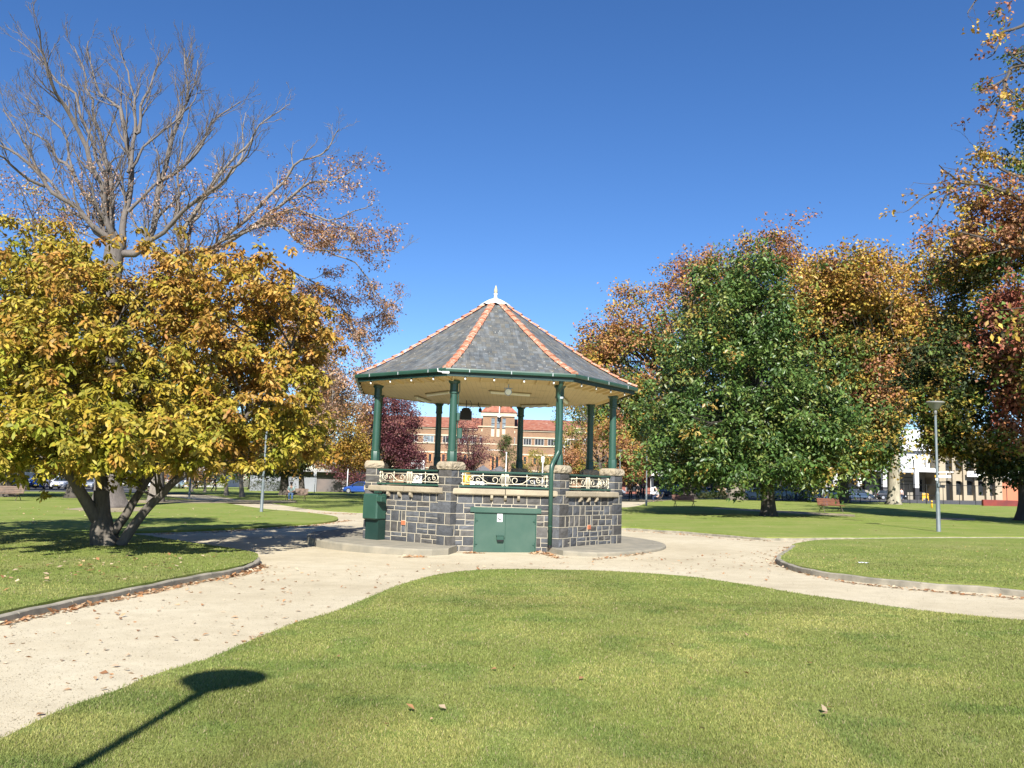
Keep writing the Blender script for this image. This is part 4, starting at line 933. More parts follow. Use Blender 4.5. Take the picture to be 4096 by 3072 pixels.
for q, (a, b_, e, lb) in enumerate([(30, 1978, [ell(20, 1560, 330, 230, 60, 6, 1, 'dark'), ell(-150, 1750, 300, 120, 60, 6, 1, 'dark')], 'dark leafy tree shading the blue cars at the far left'),
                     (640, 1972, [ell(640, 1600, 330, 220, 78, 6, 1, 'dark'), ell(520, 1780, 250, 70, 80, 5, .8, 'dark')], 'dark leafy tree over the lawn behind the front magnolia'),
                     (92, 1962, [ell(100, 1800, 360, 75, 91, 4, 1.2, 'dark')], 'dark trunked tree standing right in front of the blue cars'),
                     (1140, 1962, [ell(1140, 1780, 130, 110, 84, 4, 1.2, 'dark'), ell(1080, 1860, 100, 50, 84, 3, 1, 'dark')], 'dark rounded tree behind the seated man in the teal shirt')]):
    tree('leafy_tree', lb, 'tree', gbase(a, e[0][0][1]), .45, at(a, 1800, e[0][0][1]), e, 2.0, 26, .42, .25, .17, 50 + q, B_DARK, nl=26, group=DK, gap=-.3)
SM = 'slender small trees on the left lawn'
for q, (a, b_, r_, lb, pl) in enumerate([(767, 1967, .17, 'slender pale trunked tree left of the walking person', 'purple'), (818, 1970, .15, 'forked slender tree just left of the walking person', 'rust'), (905, 1983, .19, 'slender dappled tree right of the walking person', 'tan'), (968, 1990, .2, 'slender dappled tree nearest the man on the bench', 'tan')]):
    b0 = gp(a, b_); tree('small_tree', lb, 'tree', b0, r_, at(a - 8, 1890, b0.y), [ell(a, 1800, 90, 75, b0.y, 2.2, .8, pl), ell(a + 20, 1850, 70, 40, b0.y, 1.6, .5, pl)], 3.2, 16, .3, .2, .12, 60 + q, B_PALE, nl=14, group=SM, flare=1.5)
# --- behind the bandstand
tree('maple_tree', 'dark purple maple left of the hotel, seen beside the left bandstand column', 'tree', gbase(1545, 92), .3, at(1545, 1880, 92), [ell(1570, 1690, 110, 130, 92, 3.4, 1, 'purple'), ell(1530, 1810, 130, 100, 92, 3.4, 1, 'purple'), ell(1640, 1840, 60, 60, 90, 2, .8, 'purple')], 4.2, 30, .3, .2, .14, 71, B_DARK, nl=26, gap=-.35)
tree('maple_tree', 'sparse purplish red maple in front of the hotel entrance', 'tree', gbase(1890, 100), .22, at(1890, 1870, 100), [ell(1870, 1790, 85, 85, 100, 2.6, .8, 'purple'), ell(1960, 1790, 60, 55, 100, 1.8, .45, 'purple'), ell(1860, 1690, 50, 60, 100, 1.6, .35, 'purple'), ell(1840, 1860, 70, 35, 100, 2, .9, 'purple')], 4.5, 18, .25, .18, .12, 72, B_DARK, nl=30, gap=-.2)
tree('maple_tree', 'low dark red maple over the blue car beside the bandstand', 'tree', gbase(1400, 108), .16, at(1400, 1910, 108), [ell(1420, 1880, 75, 42, 108, 2.4, 1, 'purple'), ell(1330, 1865, 40, 30, 108, 1.4, .5, 'purple')], 4.5, 22, .28, .2, .14, 73, B_DARK, nl=14)
tree('cypress_tree', 'green pointed conifer in front of the hotel', 'tree', gbase(2030, 104), .14, at(2030, 1850, 104), [ell(2030, 1800, 34, 60, 104, 1.1, 1.2, 'cyp'), ell(2028, 1855, 55, 50, 104, 1.7, 1.2, 'cyp'), ell(2075, 1840, 20, 50, 104, .7, 1, 'cyp'), ell(2032, 1760, 16, 30, 104, .5, 1.2, 'cyp')], 9, 24, .16, .16, .09, 74, B_DARK, nl=8)
tree('golden_tree', 'round golden green tree between the rear bandstand columns', 'tree', gbase(2150, 104), .18, at(2150, 1890, 104), [ell(2140, 1850, 60, 62, 104, 1.9, 1.1, 'yellow'), ell(2200, 1865, 45, 40, 104, 1.4, 1, 'yellow'), ell(2120, 1880, 50, 30, 104, 1.6, 1, 'yellow')], 6.5, 22, .22, .18, .11, 75, B_DARK, nl=14)
tree('autumn_tree', 'orange leafed tree behind the right bandstand columns', 'tree', gbase(2400, 84), .3, at(2400, 1850, 84), [ell(2430, 1760, 90, 110, 84, 3, 1, 'rust'), ell(2300, 1860, 75, 60, 84, 2.4, .9, 'rust'), ell(2520, 1840, 80, 80, 84, 2.6, 1, 'rust'), ell(2280, 1760, 50, 70, 86, 1.8, .5, 'gmix'), ell(2400, 1880, 120, 40, 84, 3, 1, 'gmix'), ell(2300, 1640, 90, 70, 90, 2.5, .5, 'gmix')], 4, 26, .3, .2, .14, 76, B_DARK, nl=30)
# --- the green magnolia on the right lawn
MG = gp(3077, 2069); DM = MG.y
tree('magnolia_tree', 'dark green glossy leafed tree with a broad conical crown on the right lawn', 'tree', MG, .36, at(3040, 1500, DM),
     [ell(3030, 1110, 150, 110, DM, 2, .95, 'green'), ell(2990, 1290, 280, 170, DM, 3.6, .9, 'green'), ell(2830, 1130, 60, 90, DM, 1, .6, 'green'), ell(2990, 1480, 360, 200, DM, 4.4, .9, 'green'), ell(3000, 1690, 400, 180, DM, 5.2, .9, 'green'),
      ell(2760, 1800, 200, 150, DM - 1, 3, .9, 'green'), ell(3240, 1780, 190, 150, DM - 1, 3, .9, 'green'), ell(3000, 1860, 400, 95, DM - 1, 4.6, .8, 'green'), ell(3280, 1640, 140, 120, DM, 2.4, .8, 'green'), ell(2680, 1660, 110, 100, DM, 2, .8, 'green')],
     7.5, 16, .17, .27, .14, 81, B_DARK, LEAFG, 'whorl', 40, gap=-.05, freq=.75, inner=.25, ruff=.42, lr=.25, up=.1, jit=.32)
# --- elms and planes behind
EL = 'tall elms behind the green magnolia'
def big(name, label, px, py, r0, ty, ells, seed, dens=2.0, bark=B_DARK, group=None, k=30, L=.36, W=.27, rad=.6, **kw):
    b0 = gp(px, py); return tree(name, label, 'tree', b0, r0, at(px, ty, b0.y), ells, dens, k, rad, L, W, seed, bark, nl=60, group=group, **kw)
d = gp(2748, 1998).y
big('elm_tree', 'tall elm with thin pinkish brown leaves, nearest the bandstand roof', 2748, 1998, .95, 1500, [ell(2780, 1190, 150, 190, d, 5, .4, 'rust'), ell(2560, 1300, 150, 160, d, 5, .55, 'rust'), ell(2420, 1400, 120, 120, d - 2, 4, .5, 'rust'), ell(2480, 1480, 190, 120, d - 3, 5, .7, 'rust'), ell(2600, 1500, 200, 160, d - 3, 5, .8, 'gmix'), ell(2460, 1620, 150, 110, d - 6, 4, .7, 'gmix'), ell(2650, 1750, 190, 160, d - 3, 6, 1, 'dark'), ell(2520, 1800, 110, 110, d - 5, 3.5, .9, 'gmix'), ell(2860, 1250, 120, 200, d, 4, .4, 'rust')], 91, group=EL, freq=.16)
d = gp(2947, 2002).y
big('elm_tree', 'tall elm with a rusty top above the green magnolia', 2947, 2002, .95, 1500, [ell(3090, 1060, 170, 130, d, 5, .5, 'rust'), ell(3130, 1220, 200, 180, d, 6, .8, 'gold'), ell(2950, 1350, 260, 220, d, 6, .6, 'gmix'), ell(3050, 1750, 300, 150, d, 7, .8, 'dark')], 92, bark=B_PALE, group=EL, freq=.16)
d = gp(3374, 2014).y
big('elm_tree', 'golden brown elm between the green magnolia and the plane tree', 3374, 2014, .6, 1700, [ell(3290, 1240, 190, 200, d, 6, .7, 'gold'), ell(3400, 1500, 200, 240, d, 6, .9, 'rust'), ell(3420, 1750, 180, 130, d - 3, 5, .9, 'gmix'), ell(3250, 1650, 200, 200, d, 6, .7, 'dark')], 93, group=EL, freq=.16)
b0 = gp(3210, 2004); tree('elm_tree', 'dark trunked elm beside the glass bus shelter', 'tree', b0, .5, at(3210, 1800, b0.y), [ell(3200, 1780, 170, 100, b0.y, 5, .8, 'dark'), ell(3120, 1870, 120, 40, b0.y - 2, 3, .6, 'dark')], 2, 24, .45, .26, .19, 94, B_DARK, nl=24, group=EL)
d = gp(3575, 2020).y
big('plane_tree', 'golden plane tree with mottled pale trunk left of the lamp post', 3575, 2020, .62, 1650, [ell(3480, 1180, 200, 180, d, 6, .9, 'gold'), ell(3660, 1150, 170, 180, d, 5.5, .85, 'gold'), ell(3580, 980, 45, 60, d, 1.6, .5, 'rust'), ell(3690, 985, 45, 60, d, 1.6, .5, 'rust'), ell(3480, 1010, 45, 45, d, 1.6, .4, 'rust'), ell(3620, 1380, 230, 190, d, 6, 1, 'gold'), ell(3560, 1560, 150, 180, d - 2, 5, 1, 'rust'), ell(3600, 1730, 160, 130, d - 3, 5, .9, 'gmix'), ell(3480, 1790, 110, 90, d - 3, 4, .8, 'gmix'), ell(3780, 1330, 120, 200, d, 4, .8, 'gold'), ell(3400, 1450, 150, 150, d, 4, .8, 'gmix')], 95, 2.3, B_PLANE, freq=.2)
# --- near tree at the right edge
BR = gp(4150, 2088); DR = BR.y; rnd = random.Random(14)
t = thing('elm_tree', 'huge dark trunked tree at the right edge with mixed green, golden and red leaves', 'tree', BR)
mb = MB(); flared(mb, [BR - Vector((0, 0, .1)), at(4140, 1850, DR), at(4180, 1300, DR), at(4200, 800, DR), at(4230, 300, DR), at(4300, -100, DR)], [.75, .7, .6, .45, .3, .2], 14, 1.5, 1.2)
ZR = lambda l: [(3496 + a * .603, b_ * .603) for a, b_ in l]
LR = [[(1150, 60), (990, 165), (870, 205), (790, 250), (725, 300)], [(870, 205), (835, 280), (800, 350), (750, 390)], [(1200, 500), (950, 430), (880, 520), (850, 620), (820, 740), (770, 860)], [(1000, 330), (930, 360), (880, 380)], [(880, 520), (780, 570), (690, 630)],
      [(1200, 1450), (960, 1310), (830, 1260), (640, 1215), (500, 1230), (350, 1300), (220, 1390)], [(640, 1215), (500, 1160), (430, 1090)], [(640, 1215), (480, 1300), (400, 1440), (330, 1510)], [(1200, 1300), (900, 1150), (750, 1050), (660, 960)], [(1200, 1750), (850, 1620), (620, 1550), (520, 1540)],
      [(1200, 2300), (950, 2050), (750, 1950), (500, 1950), (300, 2150)], [(1200, 2700), (900, 2500), (700, 2450), (450, 2600)], [(1200, -200), (900, -60), (700, -20), (620, 100)], [(1200, 2600), (1000, 2300), (860, 2350), (640, 2700)]]
tips = []
for k, l in enumerate(LR):
    if k in (10, 11, 13): continue
    px = ZR(l); dz = rnd.uniform(-4, 3); P = [at(a, b_, DR - 2 + dz * j / (len(px) - 1)) for j, (a, b_) in enumerate(px)]
    if l[0][0] >= 1150: P = [at(4195, min(1900, px[0][1] + 250), DR)] + P
    c = curve(P, 4); c = [c[0]] + [wob(p, .9, .12) for p in c[1:]]
    tips += branchy(mb, c, .13 if l[0][0] >= 1150 else .07, .02, rnd, 2 if k not in (0, 1, 3) else 1, .7, 3.0 if k not in (0, 1, 3) else 1.4, .011, .1, .7, .12)
mb.build('trunk', B_DARK, t, smooth=True)
ER = [ell(4100, 320, 95, 130, DR, 2, .7, 'gmix'), ell(4020, 400, 60, 45, DR, 1, .35, 'gmix'), ell(4110, 560, 70, 110, DR, 1.6, .7, 'dark'), ell(3950, 640, 50, 35, DR - 2, .8, .5, 'gold'), ell(4080, 700, 90, 110, DR, 2, .8, 'gmix'), ell(4010, 830, 150, 110, DR - 1, 2.5, .9, 'rust'), ell(3900, 780, 70, 70, DR - 1, 1.2, .8, 'rust'), ell(3930, 640, 45, 60, DR - 1, .9, .6, 'gold'),
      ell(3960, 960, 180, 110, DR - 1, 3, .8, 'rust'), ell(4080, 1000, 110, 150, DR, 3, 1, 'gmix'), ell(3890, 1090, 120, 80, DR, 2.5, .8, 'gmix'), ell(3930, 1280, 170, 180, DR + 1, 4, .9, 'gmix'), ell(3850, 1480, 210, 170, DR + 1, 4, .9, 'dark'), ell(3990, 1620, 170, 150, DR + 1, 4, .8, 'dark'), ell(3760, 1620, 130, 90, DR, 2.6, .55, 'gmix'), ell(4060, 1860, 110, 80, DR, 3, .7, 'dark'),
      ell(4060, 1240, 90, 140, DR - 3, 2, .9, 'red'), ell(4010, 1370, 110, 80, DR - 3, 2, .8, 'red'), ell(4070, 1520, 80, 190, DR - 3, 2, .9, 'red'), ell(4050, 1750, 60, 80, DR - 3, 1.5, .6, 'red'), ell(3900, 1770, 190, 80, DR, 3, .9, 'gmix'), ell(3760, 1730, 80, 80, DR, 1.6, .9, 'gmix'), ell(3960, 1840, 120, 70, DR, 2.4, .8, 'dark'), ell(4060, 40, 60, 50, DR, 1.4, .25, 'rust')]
ER = [(c_, r_, w_ * (.4 if c_[2] > 15.5 else 1), p_) for c_, r_, w_, p_ in ER]
C, K = clumps(ER, 8, 17, .5, -.12, .2, .32)
tp = np.array([tuple(p) for p in tips]); g = np.random.default_rng(8); tp = tp[g.random(len(tp)) < .35]
C = np.concatenate([C, tp]); K += ['rust' if g.random() < .8 else 'gold' for _ in tp]
leaves('crown', C, paint(K, 7, C), 18, .22, .22, .165, LEAF, t)
tree('leafy_tree', 'leafy tree just outside the right edge that shades the far right lawn', 'tree', Vector((29, 30, G(29))), .5, (29, 30, 6), [((29, 30, 10), (6, 6, 4), 1, 'dark'), ((25.5, 36, 8.5), (3.5, 4, 3), 1, 'gmix')], 1.6, 22, .5, .3, .2, 140, B_DARK, nl=20)
# hedges and ground cover
def hedge(name, label, px0, px1, py, h, dp, pal, seed, wdt=.8):
    a, b_ = gp(px0, py), gp(px1, py); n = int((b_ - a).length * wdt * 60); g = np.random.default_rng(seed); u = g.random(n)
    X = np.array([tuple(a)])[0] + u[:, None] * (np.array(tuple(b_)) - np.array(tuple(a))); z = g.random(n) ** .6 * h * (1 + .12 * np.sin(u * 40)); X[:, 1] += g.uniform(0, dp, n); X[:, 2] += z
    o_ = leaves(name, X, paint([pal] * n, seed), 9, .12, .12, .07, LEAF); return tag(o_, label, 'hedge')
hedge('hedge', 'clipped green hedge beside the pale ornate post', 1190, 1262, 1953, .75, 1.4, 'gmix', 1)
hedge('hedge', 'low grey green hedge in front of the blue car', 1318, 1445, 1951, .6, 1.6, 'gmix', 2)
hedge('hedge', 'dark hedge along the shed behind the man on the bench', 985, 1160, 1966, 1.3, 1.4, 'dark', 3)
hedge('hedge', 'bright green hedge seen between the magnolia stems', 490, 560, 1948, .8, 1.5, 'gmix', 4)
hedge('hedge', 'low shrubs along the path by the walking person', 640, 900, 1950, .8, 1.6, 'gmix', 5)
hedge('hedge', 'yellow green shrubs seen over the left bandstand railing', 1640, 1690, 1955, 3.4, 1.8, 'ygreen', 6, 1.5)
hedge('hedge', 'dark hedge under the elms beside the right lawn', 2800, 2955, 2001, 1.0, 1.2, 'dark', 7)
hedge('hedge', 'clipped hedge behind the bus shelter', 3240, 3290, 1998, 1.1, 1.2, 'gmix', 8)
# ================================================================== buildings
BRICK = bpy.data.materials.new('brown_brick'); nt, b, o = nodes(BRICK); v = objc(nt)
br = nt.nodes.new('ShaderNodeTexBrick'); mp = nt.nodes.new('ShaderNodeMapping'); mp.inputs['Rotation'].default_value = (R(90), 0, 0); nt.links.new(v, mp.inputs[0]); nt.links.new(mp.outputs[0], br.inputs['Vector']); br.inputs['Scale'].default_value = 1
br.inputs['Brick Width'].default_value = .24; br.inputs['Row Height'].default_value = .086; br.inputs['Mortar Size'].default_value = .01
br.inputs['Color1'].default_value = (.235, .13, .07, 1); br.inputs['Color2'].default_value = (.185, .10, .057, 1); br.inputs['Mortar'].default_value = (.30, .22, .15, 1)
nt.links.new(mixc(nt, 1, br.outputs[0], ramp(nt, noi(nt, v, .5, 6), [(.3, (.82, .82, .82)), (.7, (1.15, 1.12, 1.08))]), 'MULTIPLY'), b.inputs['Base Color']); b.inputs['Roughness'].default_value = .9
ROOFT = bpy.data.materials.new('orange_roof_tiles'); nt, b, o = nodes(ROOFT); v = objc(nt)
vo = nt.nodes.new('ShaderNodeTexVoronoi'); vo.inputs['Scale'].default_value = 1.9; mp = nt.nodes.new('ShaderNodeMapping'); mp.inputs['Scale'].default_value = (1, .8, 1.6); nt.links.new(v, mp.inputs[0]); nt.links.new(mp.outputs[0], vo.inputs['Vector'])
c = ramp(nt, vo.outputs['Color'], [(0, (.17, .065, .042)), (.35, (.26, .09, .052)), (.7, (.31, .135, .085)), (.88, (.28, .14, .10)), (1, (.5, .36, .27))])
wv = nt.nodes.new('ShaderNodeTexWave'); wv.bands_direction = 'Z'; wv.inputs['Scale'].default_value = 1.2; nt.links.new(v, wv.inputs['Vector'])
nt.links.new(mixc(nt, math_(nt, 'MULTIPLY', wv.outputs['Fac'], .35), c, (.2, .06, .03)), b.inputs['Base Color']); b.inputs['Roughness'].default_value = .85
CRM = M('cream_render', (.56, .47, .34), (.48, .40, .28), .8, .8)
WFR = M('white_frame', (.75, .74, .70), None, 3, .5); OFR = M('timber_frame', (.48, .22, .09), None, 3, .5)
GLASS = M('window_glass', (.012, .014, .016), (.05, .055, .06), .9, .35); GLASS.node_tree.nodes['Principled BSDF'].inputs['Specular IOR Level'].default_value = .12; CURT = M('curtained_glass', (.20, .24, .26), (.10, .13, .15), 1.2, .3)
YB = 165.0
def wx(px, y=YB): return at(px, 1900, y).x
def wz(py, px=2000, y=YB): return at(px, py, y).z
GB = G(0)
H = thing('hotel', 'long brown brick hotel with orange tiled roof and a square tower, seen through the bandstand', 'hotel', (0, YB, GB))
xa, xb = wx(1420), wx(2480); xl, xr_ = wx(1906), wx(2068); TX0, TX1 = wx(1924), wx(2052)
zE, zR = wz(1708, 1710), wz(1655, 1700); zbase = GB - 1
def bb(x0, x1, y0, y1, z0, z1, name, mat, par):
    m = MB(); m.box(((x0 + x1) / 2, (y0 + y1) / 2, (z0 + z1) / 2), (x1 - x0, y1 - y0, z1 - z0)); return m.build(name, mat, par)
wallw = bb(xa, xl - .01, YB, YB + 14, zbase, zE, 'wall', BRICK, H); bb(xr_ + .01, xb, YB, YB + 14, zbase, zE - .02, 'wall', BRICK, H)
wallc = bb(xl, xr_, YB - .6, YB + 14.2, zbase, wz(1707, 1925), 'wall', BRICK, H)
bb(wx(2285), wx(2480), YB - 1.2, YB - .02, zbase, wz(1712, 2330), 'wall', BRICK, H)
tw = bb(TX0, TX1, YB - .75, YB + 6, zbase + 9, wz(1655, 1985), 'tower', BRICK, H)
m = MB()
for (p0, p1) in ((xa - .5, xl + 1), (xr_ - 1, xb + .5)):
    m.quad((p0, YB - .5, zE), (p1, YB - .5, zE), (p1, YB + 7, zR), (p0, YB + 7, zR)); m.quad((p0, YB + 14.5, zE), (p1, YB + 14.5, zE), (p1, YB + 7, zR), (p0, YB + 7, zR))
    for q in (p0, p1): m.face([m.av(a) for a in ((q, YB - .5, zE), (q, YB + 14.5, zE), (q, YB + 7, zR))])
m.build('roof', ROOFT, H)
m = MB(); a, b_ = TX0 - .5, TX1 + .5; zt = wz(1651, 1985); apx = ((a + b_) / 2, YB + 2.6, zt + 3.6)
for q in (((a, YB - 1.2), (b_, YB - 1.2)), ((b_, YB - 1.2), (b_, YB + 6.4)), ((b_, YB + 6.4), (a, YB + 6.4)), ((a, YB + 6.4), (a, YB - 1.2))): m.face([m.av((*q[0], zt)), m.av((*q[1], zt)), m.av(apx)])
m.face([m.av(q) for q in ((a, YB - 1.2, zt), (b_, YB - 1.2, zt), (b_, YB + 6.4, zt), (a, YB + 6.4, zt))]); m.build('tower_roof', ROOFT, H)
bb(TX0 - .35, TX1 + .35, YB - 1.0, YB - .76, zt - .75, zt - .05, 'tower_cornice', CRM, H)
BANDS = [(1708, 1714), (1736, 1741), (1769, 1773), (1804, 1810), (1869, 1873)]
for (p0, p1, yy, rp) in ((xa, xl - .1, YB, 1710), (xr_ + .1, wx(2282), YB, 1710)):
    for y0_, y1_ in BANDS: bb(p0, p1, yy - .22, yy - .003, wz(y1_, rp), wz(y0_, rp), 'band', CRM, H)
for y0_, y1_ in ((1714, 1718), (1728, 1733)): bb(wx(2284), wx(2480), YB - 1.4, YB - 1.203, wz(y1_, 2330), wz(y0_, 2330), 'band', CRM, H)
bb(xl - .1, xl + 3.2, YB - .9, YB - .603, wz(1708, 1925), wz(1704, 1925), 'parapet_cap', CRM, H); bb(xr_ - 2.8, xr_ + .1, YB - .9, YB - .603, wz(1711, 2045), wz(1707, 2045), 'parapet_cap', CRM, H)
bb(xl, xr_, YB - .8, YB - .603, wz(1779, 1985), wz(1775, 1985), 'band', CRM, H)
def window(x0, x1, z0, z1, y, par, fr=WFR, mull=2, gl=GLASS, tr=0, w_=.045):
    m = MB(); m.box(((x0 + x1) / 2, y - .02, (z0 + z1) / 2), (x1 - x0, .06, z1 - z0)); g_ = m.build('window', gl, par); m = MB()
    for k in range(mull + 2): m.box((x0 + (x1 - x0) * k / (mull + 1), y - .08, (z0 + z1) / 2), (w_, .05, z1 - z0 + w_))
    for zz_ in [z0, z1] + ([z0 + (z1 - z0) * .62] if tr else []): m.box(((x0 + x1) / 2, y - .075, zz_), (x1 - x0, .06, w_))
    m.build('frame', fr, g_); return g_
for k, (p0, p1) in enumerate(((1560, 1600), (1625, 1665), (1687, 1729), (1766, 1799), (1830, 1866), (1878, 1900), (2090, 2121), (2136, 2172), (2188, 2224), (2250, 2277))):
    yy = YB; window(wx(p0), wx(p1), wz(1767.5, 1710), wz(1742.5, 1710), yy, H, gl=CURT if k in (2, 4) else GLASS)
window(wx(2328), wx(2350), wz(1775, 2330), wz(1753, 2330), YB - 1.2, H, gl=CURT)
for p0, p1 in ((1688, 1702), (1709, 1725), (1763, 1779), (1800, 1816), (1850, 1866), (2090, 2106), (2130, 2146), (2180, 2196)): window(wx(p0), wx(p1), wz(1847, 1710), wz(1813, 1710), YB, H, OFR, 0, w_=.22)
window(wx(2252), wx(2277), wz(1852, 2260), wz(1816, 2260), YB, H, WFR, 1, tr=1)
for p0, p1 in ((1959, 1972), (1981, 1993), (2003, 2016)):
    m = MB(); m.box(((wx(p0) + wx(p1)) / 2, YB - .78, (wz(1714, 1985) + wz(1674, 1985)) / 2), (wx(p1) - wx(p0), .06, wz(1674, 1985) - wz(1714, 1985))); g_ = m.build('window', CURT, H)
    m = MB()
    for yy in (1674, 1695, 1714): m.box(((wx(p0) + wx(p1)) / 2, YB - .83, wz(yy, 1985)), (wx(p1) - wx(p0), .05, .1))
    m.build('frame', M('dark_frame', (.05, .03, .03)), g_)
    bb(wx(p0), wx(p1), YB - .84, YB - .76, wz(1748, 1985), wz(1717, 1985), 'panel', CRM, H)
    window(wx(p0), wx(p1), wz(1774, 1985), wz(1751, 1985), YB - .6, H, mull=1)
window(wx(2041), wx(2055), wz(1774, 2050), wz(1751, 2050), YB - .6, H, mull=0); window(wx(1915), wx(1930), wz(1772, 1920), wz(1749, 1920), YB - .6, H, mull=0)
for px_r, py_r in ((1926, 1722), (2049, 1729)):
    m = MB(); m.xf = Matrix.Translation((wx(px_r), YB - .62, wz(py_r, px_r))) @ Matrix.Rotation(math.pi / 2, 4, 'X'); m.lathe([(.34, -.02), (.34, .06), (.2, .1), (.0, .1)], (0, 0, 0), 20); m.build('roundel', CRM, H)
for p0, p1 in ((1959, 1966), (1974, 1981), (1992, 1999)): bb(wx(p0), wx(p1), YB - .75, YB - .603, wz(1880, 1985), wz(1825, 1985), 'door_jamb', OFR, H)
bb(wx(1960), wx(1998), YB - .66, YB - .603, wz(1880, 1985), wz(1828, 1985), 'entrance_door', DARKGL, H)
def text(s, x, y, z, size, mat, par, name='lettering', rot=(math.pi / 2, 0, 0), ext=.03):
    cu = bpy.data.curves.new(name, 'FONT'); cu.body = s; cu.size = size; cu.extrude = ext; cu.align_x = 'CENTER'; cu.align_y = 'CENTER'
    t_ = bpy.data.objects.new('tmp', cu); COL.objects.link(t_); t_.rotation_euler = rot; bpy.context.view_layer.update()
    me = bpy.data.meshes.new_from_object(t_.evaluated_get(bpy.context.evaluated_depsgraph_get())); me.transform(Matrix.Translation(Vector((x, y, z)) - rootloc(par)) @ t_.matrix_world)
    COL.objects.unlink(t_); bpy.data.objects.remove(t_); me.materials.clear(); me.materials.append(mat)
    o_ = bpy.data.objects.new(name, me); COL.objects.link(o_); o_.parent = par; return o_
LET = M('pale_letters', (.74, .70, .60), None, 4, .6)
text('HOTEL', wx(1989), YB - .66, wz(1789, 1985), .62, LET, H); text('CANOBOLAS', wx(1987), YB - .66, wz(1800, 1985), .62, LET, H)
m = MB(); m.tube([(wx(1990), YB - 2, wz(1673, 1985)), (wx(1991), YB - 2, wz(1600, 1985))], .1, 8); m.box((wx(1990), YB - 1.4, wz(1668, 1985)), (.7, 1.2, .12)); m.build('flagpole', WHITE, H)
# awning and shopfront on the ground floor
AWN = M('dark_awning', (.035, .035, .038), None, 2, .6)
bb(wx(1660), wx(1905), YB - 3.2, YB - .005, wz(1893, 1800), wz(1887, 1800), 'awning', AWN, H); bb(wx(2068), wx(2420), YB - 3.2, YB - 1.42, wz(1893, 2100), wz(1887, 2100), 'awning', AWN, H)
SHF = M('shopfront', (.02, .02, .022), (.07, .055, .045), .5, .3)
bb(wx(1660), wx(1905), YB - .3, YB - .004, zbase, wz(1893.5, 1800), 'shopfront', SHF, H); bb(wx(2068), wx(2282), YB - .3, YB - .004, zbase, wz(1893.5, 2100), 'shopfront', SHF, H); bb(xl + .01, xr_ - .01, YB - .9, YB - .604, zbase, wz(1887, 2000), 'shopfront', SHF, H)
m = MB()
for cx_ in (1935, 2000):
    a, b_, z_ = wx(cx_ - 38), wx(cx_ + 34), wz(1886, 1985); c_ = ((a + b_) / 2, YB - 2.6, z_ + 1.1)
    q = [(a, YB - 4.4, z_), (b_, YB - 4.4, z_), (b_, YB - .95, z_), (a, YB - .95, z_)]
    for k in range(4): m.face([m.av(q[k]), m.av(q[(k + 1) % 4]), m.av(c_)])
m.build('porch_roof', M('grey_porch_roof', (.12, .12, .13)), H)
m = MB(); s_ = at(1672, 1866, YB - 4); m.bevbox((s_.x, s_.y, s_.z), (2.6, 1.6, 2.4), .1); m.m = 1; m.xf = Matrix.Translation((s_.x, s_.y - .82, s_.z + .2)) @ Matrix.Rotation(math.pi / 2, 4, 'X'); m.lathe([(.75, 0), (.75, .05), (.1, .06)], (0, 0, 0), 16); m.xf = None; m.m = 0
m.box((s_.x, s_.y, s_.z - 3.2), (1.8, 1.4, 4.2)); m.build('cooling_unit', [WHITE, M('grille', (.3, .3, .3))], H)
# --- right hand buildings
YR = 134.0
def rx(px): return at(px, 1960, YR).x
def rz_(py, px): return at(px, py, YR).z
gR = G(60)
ST = thing('stone_building', 'beige stone building with tall pilasters and arched openings at the right', 'building', (rx(3870), YR, gR))
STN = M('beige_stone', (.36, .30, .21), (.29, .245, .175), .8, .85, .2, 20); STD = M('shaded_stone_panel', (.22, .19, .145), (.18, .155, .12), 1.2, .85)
x0, x1 = rx(3752), rx(4002); zt = rz_(1766, 3800); 
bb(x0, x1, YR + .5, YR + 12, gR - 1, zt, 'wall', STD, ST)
pil = [(3752, 3778), (3805, 3818), (3848, 3861), (3893, 3906), (3938, 3952), (3975, 4002)]
for p0, p1 in pil:
    m = MB(); xx0, xx1 = rx(p0), rx(p1); m.prism([(xx0, YR - .5), (xx1, YR - .5), (xx1, YR + .49), (xx0, YR + .49)], gR - .5, zt - .2); m.build('pilaster', STN, ST)
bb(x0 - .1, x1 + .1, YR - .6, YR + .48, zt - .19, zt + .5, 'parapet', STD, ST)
for k, ((a0, a1), (c0, c1)) in enumerate(zip(pil, pil[1:])):
    a, b_ = rx(a1) + .003, rx(c0) - .003; zc, r_ = rz_(1932, 3850), (b_ - a) / 2
    # spandrel with arched head
    m = MB(); top = rz_(1885, 3850) if k < 4 else rz_(1885, 3850); n = 10; pts = [(a, zc)] + [(a + r_ - r_ * math.cos(math.pi * q / n), zc + .55 * r_ * math.sin(math.pi * q / n)) for q in range(n + 1)] + [(b_, top), (a, top)]
    f0 = [m.av((p_[0], YR - .1, p_[1])) for p_ in pts]; f1 = [m.av((p_[0], YR + .2, p_[1])) for p_ in pts]; m.face(f0); m.face(f1[::-1])
    for q in range(len(pts)): m.face((f0[q], f0[(q + 1) % len(pts)], f1[(q + 1) % len(pts)], f1[q]))
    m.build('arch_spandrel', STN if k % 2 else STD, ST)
    gl_ = MB(); gl_.box(((a + b_) / 2, YR + .47, (gR + zc) / 2 + .6), (b_ - a, .06, zc - gR + 1.4)); gl_.build('window', GLASS if k != 0 else BLACK, ST)
    m = MB(); m.box(((a + b_) / 2, YR + .42, rz_(1862, 3850)), (b_ - a, .06, 1.5)); m.build('window', GLASS, ST)
    if k: bb(a, b_, YR + .1, YR + .4, gR - .5, gR + 1.0, 'sill_panel', STN, ST)
WB = thing('white_building', 'white modern two storey building with square white columns behind the parked cars', 'building', (rx(3550), YR, gR))
xw0, xw1 = rx(3290), rx(3750)
